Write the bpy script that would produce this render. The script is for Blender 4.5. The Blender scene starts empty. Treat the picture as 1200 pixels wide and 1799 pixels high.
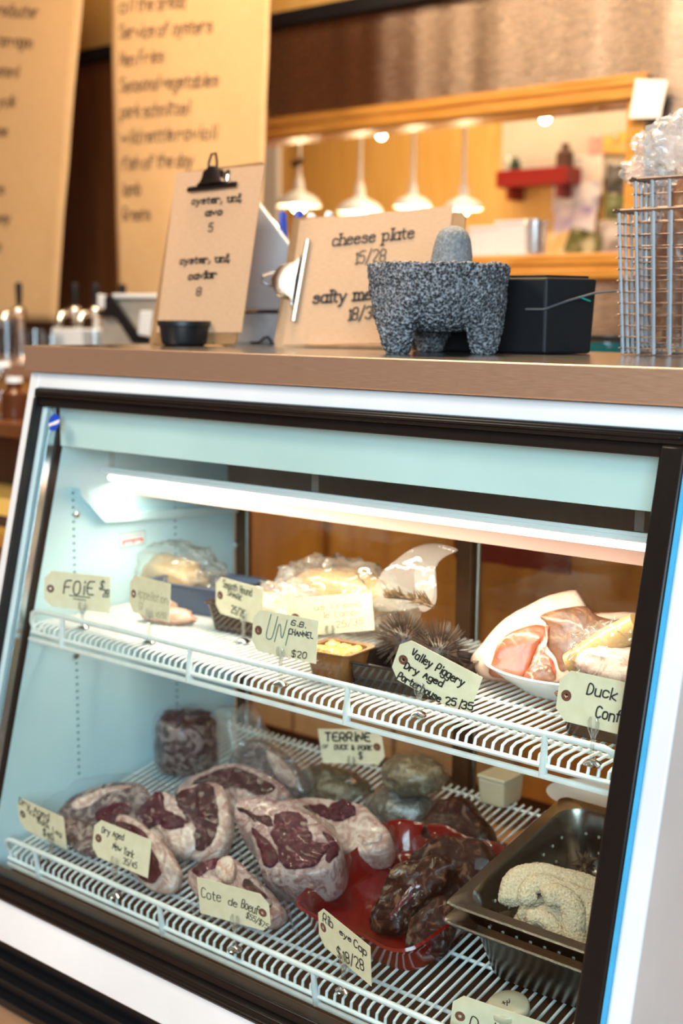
import bpy, bmesh, math, random
from mathutils import Vector, Matrix, noise
from mathutils.geometry import tessellate_polygon
random.seed(7)
scene = bpy.context.scene
COL = scene.collection
R = math.radians

# ------------------------------------------------------------------ camera
CAM = Vector((1.837, -1.350, 1.124))
YAW, PITCH, ROLL, FPX = R(40.08), R(8.53), R(0.5), 2300.0
fwd = Vector((-math.sin(YAW)*math.cos(PITCH), math.cos(YAW)*math.cos(PITCH), -math.sin(PITCH)))
r0 = Vector((math.cos(YAW), math.sin(YAW), 0)); u0 = r0.cross(fwd)
rgt = r0*math.cos(ROLL) + u0*math.sin(ROLL); upv = rgt.cross(fwd)
cd = bpy.data.cameras.new('camera'); cam = bpy.data.objects.new('camera', cd); COL.objects.link(cam)
cam.matrix_world = Matrix.Translation(CAM) @ Matrix((rgt, upv, -fwd)).transposed().to_4x4()
cd.sensor_fit = 'VERTICAL'; cd.sensor_height = 36.0; cd.sensor_width = 24.0
cd.lens = FPX/1799*36.0; cd.clip_start = .02; cd.clip_end = 60
cd.dof.use_dof = True; cd.dof.focus_distance = 1.62; cd.dof.aperture_fstop = 3.2
scene.camera = cam

# ------------------------------------------------------------------ world, daylight, exposure
vs = scene.view_settings
vs.view_transform = 'Standard'; vs.look = 'None'; vs.gamma = 1; vs.exposure = 0.82; vs.use_curve_mapping = False
try:
    cy = scene.cycles
    cy.use_denoising = True; cy.max_bounces = 14; cy.transparent_max_bounces = 24; cy.transmission_bounces = 8
    cy.glossy_bounces = 5; cy.diffuse_bounces = 4; cy.caustics_reflective = False; cy.caustics_refractive = False
    cy.sample_clamp_indirect = 6
except Exception:
    pass
world = bpy.data.worlds.new('world'); scene.world = world; world.use_nodes = True
bg = world.node_tree.nodes['Background']; bg.inputs[0].default_value = (.72, .88, 1.0, 1); bg.inputs[1].default_value = .22
def light(name, kind, loc, power, col, size=None, aim=None, sy=None, spread=None):
    l = bpy.data.lights.new(name, kind); o = bpy.data.objects.new(name, l); COL.objects.link(o)
    o.location = loc; l.energy = power; l.color = col
    if kind == 'AREA':
        l.size = size
        if sy: l.shape = 'RECTANGLE'; l.size_y = sy
        if spread: l.spread = R(spread)
    elif size is not None: l.shadow_soft_size = size
    if aim is not None: o.rotation_euler = (Vector(aim)-Vector(loc)).to_track_quat('-Z', 'Y').to_euler()
    return o
light('window_daylight', 'AREA', (3.0, -3.45, 2.0), 112, (.68, .885, 1.0), 2.6, (.6, .2, .75), 2.0)
light('bar_ceiling_light', 'AREA', (-1.0, .55, 2.75), 13, (1.0, .70, .40), .8, (-1.35, 1.6, 1.7), .6)
light('shop_ceiling_light', 'AREA', (.3, .78, 2.85), 46, (1.0, .74, .46), 1.0, (.5, .7, 0), .7)
light('customer_side_fill', 'AREA', (-.6, -1.9, 2.9), 44, (1.0, .82, .62), 1.2, (-.6, -1.7, 0), 1.2)  # added warm fill for the case front and fascia, an unseen source
light('kitchen_light', 'AREA', (-.9, 2.7, 2.6), 19, (1.0, .78, .50), 1.6, (-.9, 3.3, 1.4), .6)

# ------------------------------------------------------------------ pixel survey: a ray of the 1200 x 1799 frame met with a real plane
def ray(x, y): return rgt*((x-600)/FPX) - upv*((y-899.5)/FPX) + fwd
def meet(x, y, p0, n):
    d = ray(x, y); return CAM + d*((Vector(p0)-CAM).dot(Vector(n))/d.dot(Vector(n)))
def onX(x, y, v): return meet(x, y, (v, 0, 0), (1, 0, 0))
def onY(x, y, v): return meet(x, y, (0, v, 0), (0, 1, 0))
def onZ(x, y, v): return meet(x, y, (0, 0, v), (0, 0, 1))

# ------------------------------------------------------------------ materials
def newmat(name):
    m = bpy.data.materials.new(name); m.use_nodes = True; nt = m.node_tree
    return m, nt, nt.nodes['Principled BSDF']
def N(nt, kind, **kw):
    n = nt.nodes.new(kind)
    for k, v in kw.items():
        if k in n.inputs: n.inputs[k].default_value = v
        else: setattr(n, k, v)
    return n
def coords(nt, scale=(1, 1, 1)):
    tc = N(nt, 'ShaderNodeTexCoord'); mp = N(nt, 'ShaderNodeMapping'); mp.inputs['Scale'].default_value = scale
    nt.links.new(tc.outputs['Object'], mp.inputs[0]); return mp.outputs[0]
def ramp(nt, fac, stops, interp='LINEAR'):
    r = N(nt, 'ShaderNodeValToRGB'); e = r.color_ramp.elements; r.color_ramp.interpolation = interp
    while len(e) < len(stops): e.new(.5)
    for k, (p, c) in enumerate(stops):
        e[k].position = p; e[k].color = (*c, 1) if len(c) == 3 else c
    nt.links.new(fac, r.inputs[0]); return r.outputs[0]
def bumpn(nt, b, h, strength, dist=.002):
    bp = N(nt, 'ShaderNodeBump'); bp.inputs['Strength'].default_value = strength; bp.inputs['Distance'].default_value = dist
    nt.links.new(h, bp.inputs['Height']); nt.links.new(bp.outputs[0], b.inputs['Normal'])
def mat(name, stops, rough=.5, metal=0., scale=20, stretch=(1, 1, 1), detail=4, bump=0, bscale=None, coat=0, dist=.002, sss=0, spec=None, distort=0):
    """noise-driven colour: stops is one colour or a list of (pos, colour)"""
    m, nt, b = newmat(name)
    if not isinstance(stops, list):
        c = stops; stops = [(.3, tuple(v*.9 for v in c)), (.7, tuple(min(1, v*1.06) for v in c))]
    co = coords(nt, stretch)
    nz = N(nt, 'ShaderNodeTexNoise', Scale=scale, Detail=detail, Distortion=distort); nt.links.new(co, nz.inputs['Vector'])
    nt.links.new(ramp(nt, nz.outputs[0], stops), b.inputs['Base Color'])
    b.inputs['Roughness'].default_value = rough; b.inputs['Metallic'].default_value = metal
    b.inputs['Coat Weight'].default_value = coat
    if spec is not None: b.inputs['Specular IOR Level'].default_value = spec
    if sss:
        b.inputs['Subsurface Weight'].default_value = sss; b.inputs['Subsurface Radius'].default_value = (.01, .004, .003); b.inputs['Subsurface Scale'].default_value = .5
    if bump:
        n2 = N(nt, 'ShaderNodeTexNoise', Scale=bscale or scale, Detail=5.0); nt.links.new(co, n2.inputs['Vector']); bumpn(nt, b, n2.outputs[0], bump, dist)
    return m
def emis(name, col, s):
    m, nt, b = newmat(name); b.inputs['Base Color'].default_value = (*col, 1)
    b.inputs['Emission Color'].default_value = (*col, 1); b.inputs['Emission Strength'].default_value = s; return m
def clear(name, tint=(1, 1, 1), ior=1.45, rough=.02, bump=0, bscale=20, haze=0, hazecol=(1, 1, 1), base=0.0, gain=1.0, distort=0, crease=False):
    """thin clear sheet: what lies behind shows through, the surface reflects by Fresnel"""
    m, nt, b = newmat(name); nt.nodes.remove(b); out = nt.nodes['Material Output']
    tr = N(nt, 'ShaderNodeBsdfTransparent'); tr.inputs[0].default_value = (*tint, 1)
    gl = N(nt, 'ShaderNodeBsdfGlossy'); gl.inputs['Roughness'].default_value = rough
    fr = N(nt, 'ShaderNodeFresnel'); ge = N(nt, 'ShaderNodeNewGeometry'); io = N(nt, 'ShaderNodeMapRange')   # same reflectance from both faces
    io.inputs[3].default_value = ior; io.inputs[4].default_value = 1/ior; nt.links.new(ge.outputs['Backfacing'], io.inputs[0]); nt.links.new(io.outputs[0], fr.inputs[0])
    ma = N(nt, 'ShaderNodeMath', operation='MULTIPLY_ADD'); ma.use_clamp = True; ma.inputs[1].default_value = gain; ma.inputs[2].default_value = base
    nt.links.new(fr.outputs[0], ma.inputs[0])
    if bump:
        co = coords(nt); nz = N(nt, 'ShaderNodeTexNoise', Scale=bscale, Detail=2.0, Distortion=distort); nt.links.new(co, nz.inputs['Vector'])
        if crease: nz.noise_type = 'RIDGED_MULTIFRACTAL'
        bp = N(nt, 'ShaderNodeBump'); bp.inputs['Strength'].default_value = bump; bp.inputs['Distance'].default_value = .01
        nt.links.new(nz.outputs[0], bp.inputs['Height'])
        nt.links.new(bp.outputs[0], gl.inputs['Normal']); nt.links.new(bp.outputs[0], fr.inputs['Normal'])
    mx = N(nt, 'ShaderNodeMixShader'); nt.links.new(ma.outputs[0], mx.inputs[0]); nt.links.new(tr.outputs[0], mx.inputs[1]); nt.links.new(gl.outputs[0], mx.inputs[2])
    last = mx.outputs[0]
    if haze:
        df = N(nt, 'ShaderNodeBsdfDiffuse'); df.inputs[0].default_value = (*hazecol, 1)
        m2 = N(nt, 'ShaderNodeMixShader'); m2.inputs[0].default_value = haze
        nt.links.new(last, m2.inputs[1]); nt.links.new(df.outputs[0], m2.inputs[2]); last = m2.outputs[0]
    nt.links.new(last, out.inputs[0]); return m
def woodmat(name, c1, c2, scale=6, stretch=(14, 14, 1), rough=.45, coat=.2):
    m, nt, b = newmat(name); co = coords(nt, stretch)
    nz = N(nt, 'ShaderNodeTexNoise', Scale=scale, Detail=6.0, Distortion=.6); nt.links.new(co, nz.inputs['Vector'])
    nt.links.new(ramp(nt, nz.outputs[0], [(.3, c1), (.7, c2)]), b.inputs['Base Color'])
    b.inputs['Roughness'].default_value = rough; b.inputs['Coat Weight'].default_value = coat; bumpn(nt, b, nz.outputs[0], .15, .001); return m
def steelmat(name, col, rough, stretch, var=.12):
    m, nt, b = newmat(name); co = coords(nt, stretch)
    nz = N(nt, 'ShaderNodeTexNoise', Scale=40.0, Detail=5.0); nt.links.new(co, nz.inputs['Vector'])
    nt.links.new(ramp(nt, nz.outputs[0], [(.25, tuple(c*(1-var) for c in col)), (.75, col)]), b.inputs['Base Color'])
    b.inputs['Metallic'].default_value = 1; rr = N(nt, 'ShaderNodeMapRange'); rr.inputs[3].default_value = rough*.75; rr.inputs[4].default_value = rough*1.25
    nt.links.new(nz.outputs[0], rr.inputs[0]); nt.links.new(rr.outputs[0], b.inputs['Roughness']); bumpn(nt, b, nz.outputs[0], .12, .0006); return m
def meatmat(name, dark, mid, fat, scale=18, thr=.60, rough=.25, coat=.3, bs=90, spec=.5):
    m, nt, b = newmat(name); co = coords(nt); b.inputs['Specular IOR Level'].default_value = spec
    n1 = N(nt, 'ShaderNodeTexNoise', Scale=scale, Detail=7.0, Distortion=1.6); nt.links.new(co, n1.inputs['Vector'])
    n1.inputs['Roughness'].default_value = .62
    nt.links.new(ramp(nt, n1.outputs[0], [(.25, dark), (thr-.06, mid), (thr, tuple((a+c)/2 for a, c in zip(mid, fat))), (thr+.05, fat)]), b.inputs['Base Color'])
    n2 = N(nt, 'ShaderNodeTexNoise', Scale=bs, Detail=4.0); nt.links.new(co, n2.inputs['Vector']); bumpn(nt, b, n2.outputs[0], .5, .0025)
    b.inputs['Roughness'].default_value = rough; b.inputs['Coat Weight'].default_value = coat
    b.inputs['Subsurface Weight'].default_value = .08; b.inputs['Subsurface Scale'].default_value = .01; return m

WHITE = mat('white_enamel', (.80, .83, .86), .3, scale=4, coat=.3)
LINER = mat('daylight_tinted_liner', (.60, .82, .89), .42, scale=5)  # white liner with the teal daylight cast put into its colour
BLACK = mat('black_vinyl', (.012, .009, .008), .28, scale=60, bump=.08, spec=.22)
MATTE = mat('matte_black_plastic', (.008, .008, .010), .5, scale=80, spec=.3)
ALU = steelmat('aluminium', (.70, .80, .86), .22, (1, 1, 30))
SKYEDGE = mat('sky_reflection_blue', (.06, .42, .75), .3, scale=30)  # painted blue for the sky reflected along the black frame's edge
STEEL = steelmat('brushed_steel', (.72, .50, .36), .38, (1, 30, 30)); STEEL.node_tree.nodes['Principled BSDF'].inputs['Metallic'].default_value = .8
WALLSTEEL = steelmat('wall_steel', (.40, .32, .27), .27, (.4, .4, 26))
def wavy(m_):
    nt = m_.node_tree; b = nt.nodes['Principled BSDF']; co = coords(nt, (1, 1, .02)); nz = N(nt, 'ShaderNodeTexNoise', Scale=5.0, Detail=1.0); nt.links.new(co, nz.inputs['Vector'])
    old = b.inputs['Normal'].links[0].from_node; bp = N(nt, 'ShaderNodeBump'); bp.inputs['Strength'].default_value = .5; bp.inputs['Distance'].default_value = .05
    old.inputs['Strength'].default_value = .45; old.inputs['Distance'].default_value = .002
    nt.links.new(nz.outputs[0], bp.inputs['Height']); nt.links.new(old.outputs[0], bp.inputs['Normal']); nt.links.new(bp.outputs[0], b.inputs['Normal'])
wavy(WALLSTEEL)
PANSTEEL = steelmat('pan_steel', (.34, .31, .28), .24, (6, 6, 6))
CHROME = mat('chrome', (.75, .78, .80), .12, 1.0, scale=8)
WIRE = mat('white_wire_coating', (.80, .84, .84), .32, scale=40, coat=.3)
KRAFT = mat('kraft_paper', [(.3, (.60, .36, .21)), (.7, (.69, .44, .27))], .8, scale=90, stretch=(1, 1, 6), bump=.15, bscale=200, dist=.0005)
MENU = mat('kraft_menu', [(.3, (.60, .37, .17)), (.7, (.68, .44, .22))], .75, scale=30, stretch=(8, 1, 1), bump=.2, bscale=40)
HARD = woodmat('hardboard', (.33, .17, .07), (.42, .24, .11), 30, (1, 1, 1), .5, .2)
MANILA = mat('manila_card', [(.3, (.80, .68, .46)), (.7, (.87, .77, .56))], .7, scale=60, bump=.05, bscale=300)
EYELET = mat('red_brown_eyelet', (.17, .055, .035), .6, scale=200)
INK = mat('black_ink', (.012, .010, .012), .6, scale=50)
GREENINK = mat('green_ink', (.01, .10, .10), .6, scale=50)
FADED = mat('faded_ink', (.42, .36, .22), .7, scale=50)
BROWNINK = mat('brown_marker', (.12, .06, .03), .7, scale=50)
OAK = woodmat('oak_frame', (.42, .17, .025), (.62, .29, .06), 5, (1.2, 14, 14), .35, .4)
PLY = woodmat('plywood', (.62, .34, .08), (.74, .45, .14), 4, (12, 12, .8), .5, .1)
DKWOOD = woodmat('dark_wood_panel', (.10, .032, .010), (.16, .055, .016), 4, (6, 6, .7), .4, .2)
CABWOOD = woodmat('cabinet_wood', (.42, .16, .022), (.60, .27, .045), 4, (5, 5, .6), .4, .3)
FLOORM = woodmat('floor_boards', (.44, .24, .13), (.58, .34, .19), 3, (1, 12, 12), .45, .2)
PLASTER = mat('plaster', (.62, .55, .45), .85, scale=6, bump=.1, bscale=60)
GLASS = clear('glass_pane', (.945, .99, .985), 1.5, .0, gain=1.0)
REARGLASS = clear('door_glass', (.9, .9, .88), 1.45, .02)
WRAP = clear('plastic_wrap', (.98, .985, 1), 1.45, .035, bump=.25, bscale=55, haze=.006, hazecol=(.7, .75, .8), gain=.46, distort=.6, crease=True)
BAGM = clear('plastic_bag', (.98, .98, .97), 1.45, .09, bump=.5, bscale=18, haze=.06, hazecol=(.95, .93, .9), gain=1.4, distort=.8, crease=True)
BAGCLEAR = clear('clear_bag', (.98, .98, .98), 1.45, .07, bump=.5, bscale=20, haze=.015, hazecol=(1, 1, 1), gain=.7, distort=.8, crease=True)
CAPWRAP = clear('vacuum_film', (.97, .96, .95), 1.45, .03, bump=.4, bscale=48, haze=.0, gain=.28, distort=.8, crease=True)
BAGS = clear('pulled_bag_film', (.98, .97, .96), 1.45, .08, bump=.4, bscale=30, haze=.13, hazecol=(.92, .86, .82), gain=1.2, distort=.8, crease=True)
BAGW = clear('white_crinkled_film', (.98, .98, .98), 1.45, .08, bump=.5, bscale=24, haze=.26, hazecol=(.92, .92, .92), gain=1.6, distort=.8, crease=True)
TUMBLER = clear('tumbler_glass', (.93, .95, .96), 1.5, .02, base=.05, gain=1.3)
ACRYL = clear('acrylic', (.95, .9, .88), 1.45, .05, haze=.1, hazecol=(.8, .75, .72))
BASALT = None

# ------------------------------------------------------------------ scene objects
MW = {}
def props(o, label=None, cat=None, group=None, kind=None):
    if label: o['label'] = label
    if cat: o['category'] = cat
    if group: o['group'] = group
    if kind: o['kind'] = kind
    return o
def thing(name, label, cat, M=None, group=None):
    o = bpy.data.objects.new(name, None); COL.objects.link(o); o.empty_display_size = .03
    if M is None: M = Matrix.Identity(4)
    elif not isinstance(M, Matrix): M = Matrix.Translation(Vector(M))
    o.matrix_world = M; MW[o] = M; return props(o, label, cat, group)
class G:
    """collects geometry for ONE mesh object"""
    def __init__(s, M=None): s.v = []; s.f = []; s.M = M
    def add(s, vs, fs):
        k = len(s.v); s.v += [Vector(p) for p in vs]; s.f += [tuple(i+k for i in f) for f in fs]; return s
    def box(s, c, d, rot=None):
        c = Vector(c); h = [x/2 for x in d]
        P = [Vector((a*h[0], b*h[1], e*h[2])) for a in (-1, 1) for b in (-1, 1) for e in (-1, 1)]
        if rot is not None: P = [rot @ p for p in P]
        return s.add([c+p for p in P], [(0, 1, 3, 2), (4, 6, 7, 5), (0, 4, 5, 1), (2, 3, 7, 6), (0, 2, 6, 4), (1, 5, 7, 3)])
    def span(s, a, b):
        return s.box([(x+y)/2 for x, y in zip(a, b)], [abs(y-x) for x, y in zip(a, b)])
    def rings(s, rs, caps=True, closed=False):
        n = len(rs[0]); vs = [p for q in rs for p in q]; fs = []
        L = len(rs)
        for i in range(L if closed else L-1):
            for j in range(n):
                a = i*n+j; b = i*n+(j+1) % n; c = ((i+1) % L)*n+(j+1) % n; d = ((i+1) % L)*n+j; fs.append((a, b, c, d))
        if caps and not closed: fs += [tuple(range(n-1, -1, -1)), tuple(range((L-1)*n, L*n))]
        return s.add(vs, fs)
    def tube(s, pts, r, n=8, closed=False):
        pts = [Vector(p) for p in pts]; rs = []; L = len(pts); prev = None
        for i, p in enumerate(pts):
            if closed: t = pts[(i+1) % L]-pts[i-1]
            else: t = pts[min(i+1, L-1)]-pts[max(i-1, 0)]
            t.normalize()
            if prev is None: a = t.orthogonal().normalized()
            else:
                a = prev - t*prev.dot(t)
                a = a.normalized() if a.length > 1e-6 else t.orthogonal().normalized()
            prev = a; b = t.cross(a); rr = r[i] if isinstance(r, (list, tuple)) else r
            rs.append([p+(a*math.cos(2*math.pi*k/n)+b*math.sin(2*math.pi*k/n))*rr for k in range(n)])
        return s.rings(rs, True, closed)
    def lathe(s, prof, c=(0, 0, 0), n=32, M=None, sx=1, sy=1, loop=False):
        c = Vector(c); rs = []
        for r, z in prof:
            q = [Vector((r*sx*math.cos(2*math.pi*k/n), r*sy*math.sin(2*math.pi*k/n), z)) for k in range(n)]
            rs.append([(M @ p if M else p)+c for p in q])
        return s.rings(rs, not loop, loop)
    def blob(s, c, rad, n=24, m=16, amp=0, freq=20, seed=0, rot=None):
        c = Vector(c); rs = []
        for i in range(1, m):
            t = math.pi*i/m; q = []
            for k in range(n):
                a = 2*math.pi*k/n; d = Vector((math.sin(t)*math.cos(a), math.sin(t)*math.sin(a), math.cos(t)))
                f = 1+amp*noise.noise(d*freq*.1+Vector((seed, seed*2, 0)))+amp*.4*noise.noise(d*freq*.3+Vector((0, seed, 3)))
                p = Vector((d.x*rad[0], d.y*rad[1], d.z*rad[2]))*f
                q.append(c+(rot @ p if rot else p))
            rs.append(q)
        return s.rings(rs)
    def plate(s, outline, M, t, holes=()):
        """flat polygon (with holes) in local x,z of M, thickness t along local +y"""
        loops = [[Vector((p[0], 0, p[1])) for p in outline]]+[[Vector((p[0], 0, p[1])) for p in h] for h in holes]
        flat = [p for l in loops for p in l]; tri = tessellate_polygon([[Vector((p.x, p.z, 0)) for p in l] for l in loops]); n = len(flat)
        fs = []
        for a in tri:
            a = tuple(a)
            cr = (flat[a[1]]-flat[a[0]]).cross(flat[a[2]]-flat[a[0]]).y
            a = a if cr < 0 else a[::-1]
            fs += [a, tuple(i+n for i in a[::-1])]
        k = 0
        for l in loops:
            m = len(l)
            for i in range(m): fs.append((k+i, k+(i+1) % m, n+k+(i+1) % m, n+k+i))
            k += m
        return s.add([M @ p for p in flat]+[M @ (p+Vector((0, t, 0))) for p in flat], fs)
    def pillow(s, outline, M, t0, t1, rnd=.012, n=None, amp=0, freq=30, seed=0, dome=0, sub=3):
        """thick slab with rounded edge in local x,z of M from y=t0 (front) to y=t1 (back); front may dome towards the viewer"""
        pts = catmull(outline, sub+2); c = sum((Vector(p) for p in pts), Vector((0, 0)))/len(pts)
        size = sum((Vector(p)-c).length for p in pts)/len(pts); rs = []
        th = t1-t0; rn = min(rnd, th*.5)
        prof = [(k, t0-dome*min(1, (1-k)*1.6)) for k in (.03, .2, .4, .6, .78)]
        prof += [(1-rn/size*(1-math.sin(a)), t0+rn*(1-math.cos(a))) for a in (0, .5, 1.0, 1.57)]
        prof += [(1-rn/size*(1-math.cos(a)), t1-rn*(1-math.sin(a))) for a in (0, .6, 1.1, 1.57)]
        prof += [(k, t1) for k in (.6, .25, .03)]
        for k, y in prof:
            q = []
            for p in pts:
                d = Vector(p)-c; P = Vector((c.x+d.x*k, y, c.y+d.y*k))
                if amp:
                    w = noise.noise_vector(P*freq+Vector((seed*7.1, seed*3.3, 0)))*amp + noise.noise_vector(P*freq*2.7+Vector((seed, 0, seed)))*amp*.45
                    P = P+w
                q.append(M @ P)
            rs.append(q)
        return s.rings(rs)
    def strip(s, a, b):
        n = len(a); return s.add(list(a)+list(b), [(i, i+1, n+i+1, n+i) for i in range(n-1)])
    def build(s, name, m, parent=None, smooth_=True, world=True, bevel=0, solid=0, angle=45, subd=0):
        me = bpy.data.meshes.new(name)
        if parent is not None and world: iv = MW[parent].inverted(); V = [iv @ p for p in s.v]; org = None
        elif parent is None:
            xs = [p.x for p in s.v]; ys = [p.y for p in s.v]; zs = [p.z for p in s.v]
            org = Vector(((min(xs)+max(xs))/2, (min(ys)+max(ys))/2, min(zs))); V = [p-org for p in s.v]
        else: V = s.v; org = None
        me.from_pydata([tuple(p) for p in V], [], s.f); me.update()
        bm = bmesh.new(); bm.from_mesh(me); bmesh.ops.recalc_face_normals(bm, faces=bm.faces); bm.to_mesh(me); bm.free()
        o = bpy.data.objects.new(name, me); COL.objects.link(o); me.materials.append(m)
        if smooth_:
            me.shade_smooth()
            try: me.set_sharp_from_angle(angle=R(angle))
            except Exception: pass
        if parent is not None:
            o.parent = parent; MW[o] = MW[parent]
        else: o.location = org; MW[o] = Matrix.Translation(org)
        if bevel:
            b = o.modifiers.new('bevel', 'BEVEL'); b.width = bevel; b.segments = 3; b.limit_method = 'ANGLE'; b.angle_limit = R(40)
        if solid:
            b = o.modifiers.new('thickness', 'SOLIDIFY'); b.thickness = solid; b.offset = 0
        if subd:
            b = o.modifiers.new('smooth', 'SUBSURF'); b.levels = subd; b.render_levels = subd
        return o
def sub(parent_obj, g, name, m, **kw):
    """a sub-part: child of a part (the part has identity offset inside its thing)"""
    return g.build(name, m, parent_obj, **kw)
def smooth(pts, it=2, closed=True):
    pts = [Vector(p) for p in pts]
    for _ in range(it):
        q = []; L = len(pts)
        if closed:
            for i in range(L):
                a, b = pts[i], pts[(i+1) % L]; q += [a*.75+b*.25, a*.25+b*.75]
        else:
            q = [pts[0]]
            for i in range(L-1):
                a, b = pts[i], pts[i+1]; q += [a*.75+b*.25, a*.25+b*.75]
            q.append(pts[-1])
        pts = q
    return pts
def catmull(pts, k=4):
    """closed curve through every given point"""
    P = [Vector(p) for p in pts]; L = len(P); q = []
    for i in range(L):
        p0, p1, p2, p3 = P[i-1], P[i], P[(i+1) % L], P[(i+2) % L]
        for j in range(k):
            t = j/k; q.append(.5*((2*p1)+(p2-p0)*t+(2*p0-5*p1+4*p2-p3)*t*t+(3*p1-p0-3*p2+p3)*t**3))
    return q
def circ(r, n=20, c=(0, 0), sx=1, sy=1): return [(c[0]+r*sx*math.cos(2*math.pi*k/n), c[1]+r*sy*math.sin(2*math.pi*k/n)) for k in range(n)]
def pose(pos, yaw=0, lean=0, roll=0):
    return Matrix.Translation(Vector(pos)) @ Matrix.Rotation(R(yaw), 4, 'Z') @ Matrix.Rotation(R(-lean), 4, 'X') @ Matrix.Rotation(R(roll), 4, 'Y')
def loc_on(M, px):
    """pixel -> local (x, z) on the plane local y = 0 of M"""
    p = meet(px[0], px[1], M.translation, M.to_3x3() @ Vector((0, 1, 0))); q = M.inverted() @ p; return Vector((q.x, q.z))
def outl(M, pts): return [loc_on(M, p) for p in pts]

# ------------------------------------------------------------------ lettering (single-stroke alphabet drawn as ink ribbons)
GL = {'a': '4h3i1i0h0e1d3d4e;4i4d', 'b': '0l0d;0h1i3i4h4e3d1d0e', 'c': '4h3i1i0h0e1d3d4e', 'd': '4l4d;4h3i1i0h0e1d3d4e', 'e': '0g4g4h3i1i0h0e1d3d4e',
 'f': '4k3l2l1k1d;0i3i', 'g': '4h3i1i0h0e1d3d4e;4i4b3a1a0b', 'h': '0l0d;0h1i3i4h4d', 'i': '1i1d;1k1l', 'j': '2i2b1a0a;2k2l', 'k': '0l0d;4i0f4d', 'l': '1l1d',
 'm': '0i0d;0h1i2i3h3d;3h4i5i6h6d', 'n': '0i0d;0h1i3i4h4d', 'o': '2i1i0h0e1d3d4e4h3i2i', 'p': '0i0a;0h1i3i4h4e3d1d0e', 'q': '4i4a;4h3i1i0h0e1d3d4e', 'r': '0i0d;0g1i3i4h',
 's': '4h3i1i0h1g3g4f4e3d1d0e', 't': '1k1e2d3d;0i3i', 'u': '0i0e1d3d4e;4i4d', 'v': '0i2d4i', 'w': '0i1d3h5d6i', 'x': '0i4d;4i0d', 'y': '0i2d;4i1a0a', 'z': '0i4i0d4d',
 'A': '0d2l4d;1g3g', 'B': '0d0l3l4k4i3h0h;3h4g4e3d0d', 'C': '4k3l1l0j0f1d3d4e', 'D': '0d0l2l4j4f2d0d', 'E': '4l0l0d4d;0h3h', 'F': '4l0l0d;0h3h', 'G': '4k3l1l0j0f1d3d4e4g2g',
 'H': '0l0d;4l4d;0h4h', 'I': '1l1d', 'K': '0l0d;4l0g4d', 'L': '0l0d4d', 'M': '0d0l2g4l4d', 'N': '0d0l4d4l', 'O': '2l1l0j0f1d3d4f4j3l2l', 'P': '0d0l3l4k4h3g0g', 'R': '0d0l3l4k4h3g0g;2g4d',
 'S': '4k3l1l0k0i1h3h4g4e3d1d0e', 'T': '0l4l;2l2d', 'U': '0l0e1d3d4e4l', 'V': '0l2d4l', 'W': '0l1d3j5d6l', 'Y': '0l2h4l;2h2d', '0': '2l1l0j0f1d3d4f4j3l2l', '1': '1j2l2d',
 '2': '0k1l3l4k4i0d4d', '3': '0k1l3l4k4i3h2h;3h4g4e3d1d0e', '4': '3d3l0f4f', '5': '4l0l0h1i3i4h4e3d1d0e', '6': '4k3l1l0j0e1d3d4e4g3h1h0g', '7': '0l4l1d', '8': '2h1h0i0k1l3l4k4i3h1h0g0e1d3d4e4g3h',
 '9': '4i3h1h0i0k1l3l4k4f3d1d', '$': '4k3l1l0k0i1h3h4g4e3d1d0e;2m2c', '/': '0c3m', '.': '1d1e', ',': '1e0b', '&': '4d0j1l2l3j0f0e1d2d4g', '|': '1b1n', '-': '0g3g', "'": '1l1j', '+': '2j2d;0g4g'}
def glyph(ch):
    if ch == ' ' or ch not in GL: return [], 3.0
    st = [[(int(s[i]), ord(s[i+1])-100) for i in range(0, len(s), 2)] for s in GL[ch].split(';')]
    return st, max(p[0] for q in st for p in q)
def lettering(g, M, text, pa, pb, hpx, lw, slant=0, serif=False, jitter=0, off=.0006, local=False):
    if local: A, B, sy = Vector(pa), Vector(pb), hpx/8
    else:
        A, B = loc_on(M, pa), loc_on(M, pb); sy = (loc_on(M, (pa[0], pa[1]-hpx))-A).length/8
    d = B-A; L = d.length; d = d/L; lw = lw*1.2; up = Vector((-d.y, d.x)); gap = 1.6; x = 0; runs = []
    for ch in text:
        st, w = glyph(ch); dy = random.uniform(-jitter, jitter)
        for q in st:
            runs.append(([(x+p[0]+slant*p[1], p[1]+dy) for p in q], 1))
            if serif and ch.isalnum():
                for e, nb in ((q[0], q[1]), (q[-1], q[-2])):
                    if e[0] == nb[0] and e[1] in (0, 5, 8, -3): runs.append(([(x+e[0]-1.1+slant*e[1], e[1]), (x+e[0]+1.1+slant*e[1], e[1])], 0))
        x += w+gap
    sx = L/max(x-gap, 1)
    for q, sm in runs:
        P = [A+d*(p[0]*sx)+up*(p[1]*sy) for p in (smooth(q, 2, False) if (sm and len(q) > 2) else [Vector(p) for p in q])]
        a, b = [], []
        for i, p in enumerate(P):
            t = P[min(i+1, len(P)-1)]-P[max(i-1, 0)]
            if t.length < 1e-9: t = Vector((1, 0))
            t.normalize(); n = Vector((-t.y, t.x))*lw/2; e = t*(lw*.45)*(-1 if i == 0 else 1 if i == len(P)-1 else 0)
            a.append(M @ Vector((p.x+n.x+e.x, -off, p.y+n.y+e.y))); b.append(M @ Vector((p.x-n.x+e.x, -off, p.y-n.y+e.y)))
        g.strip(a, b)
    return g

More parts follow.
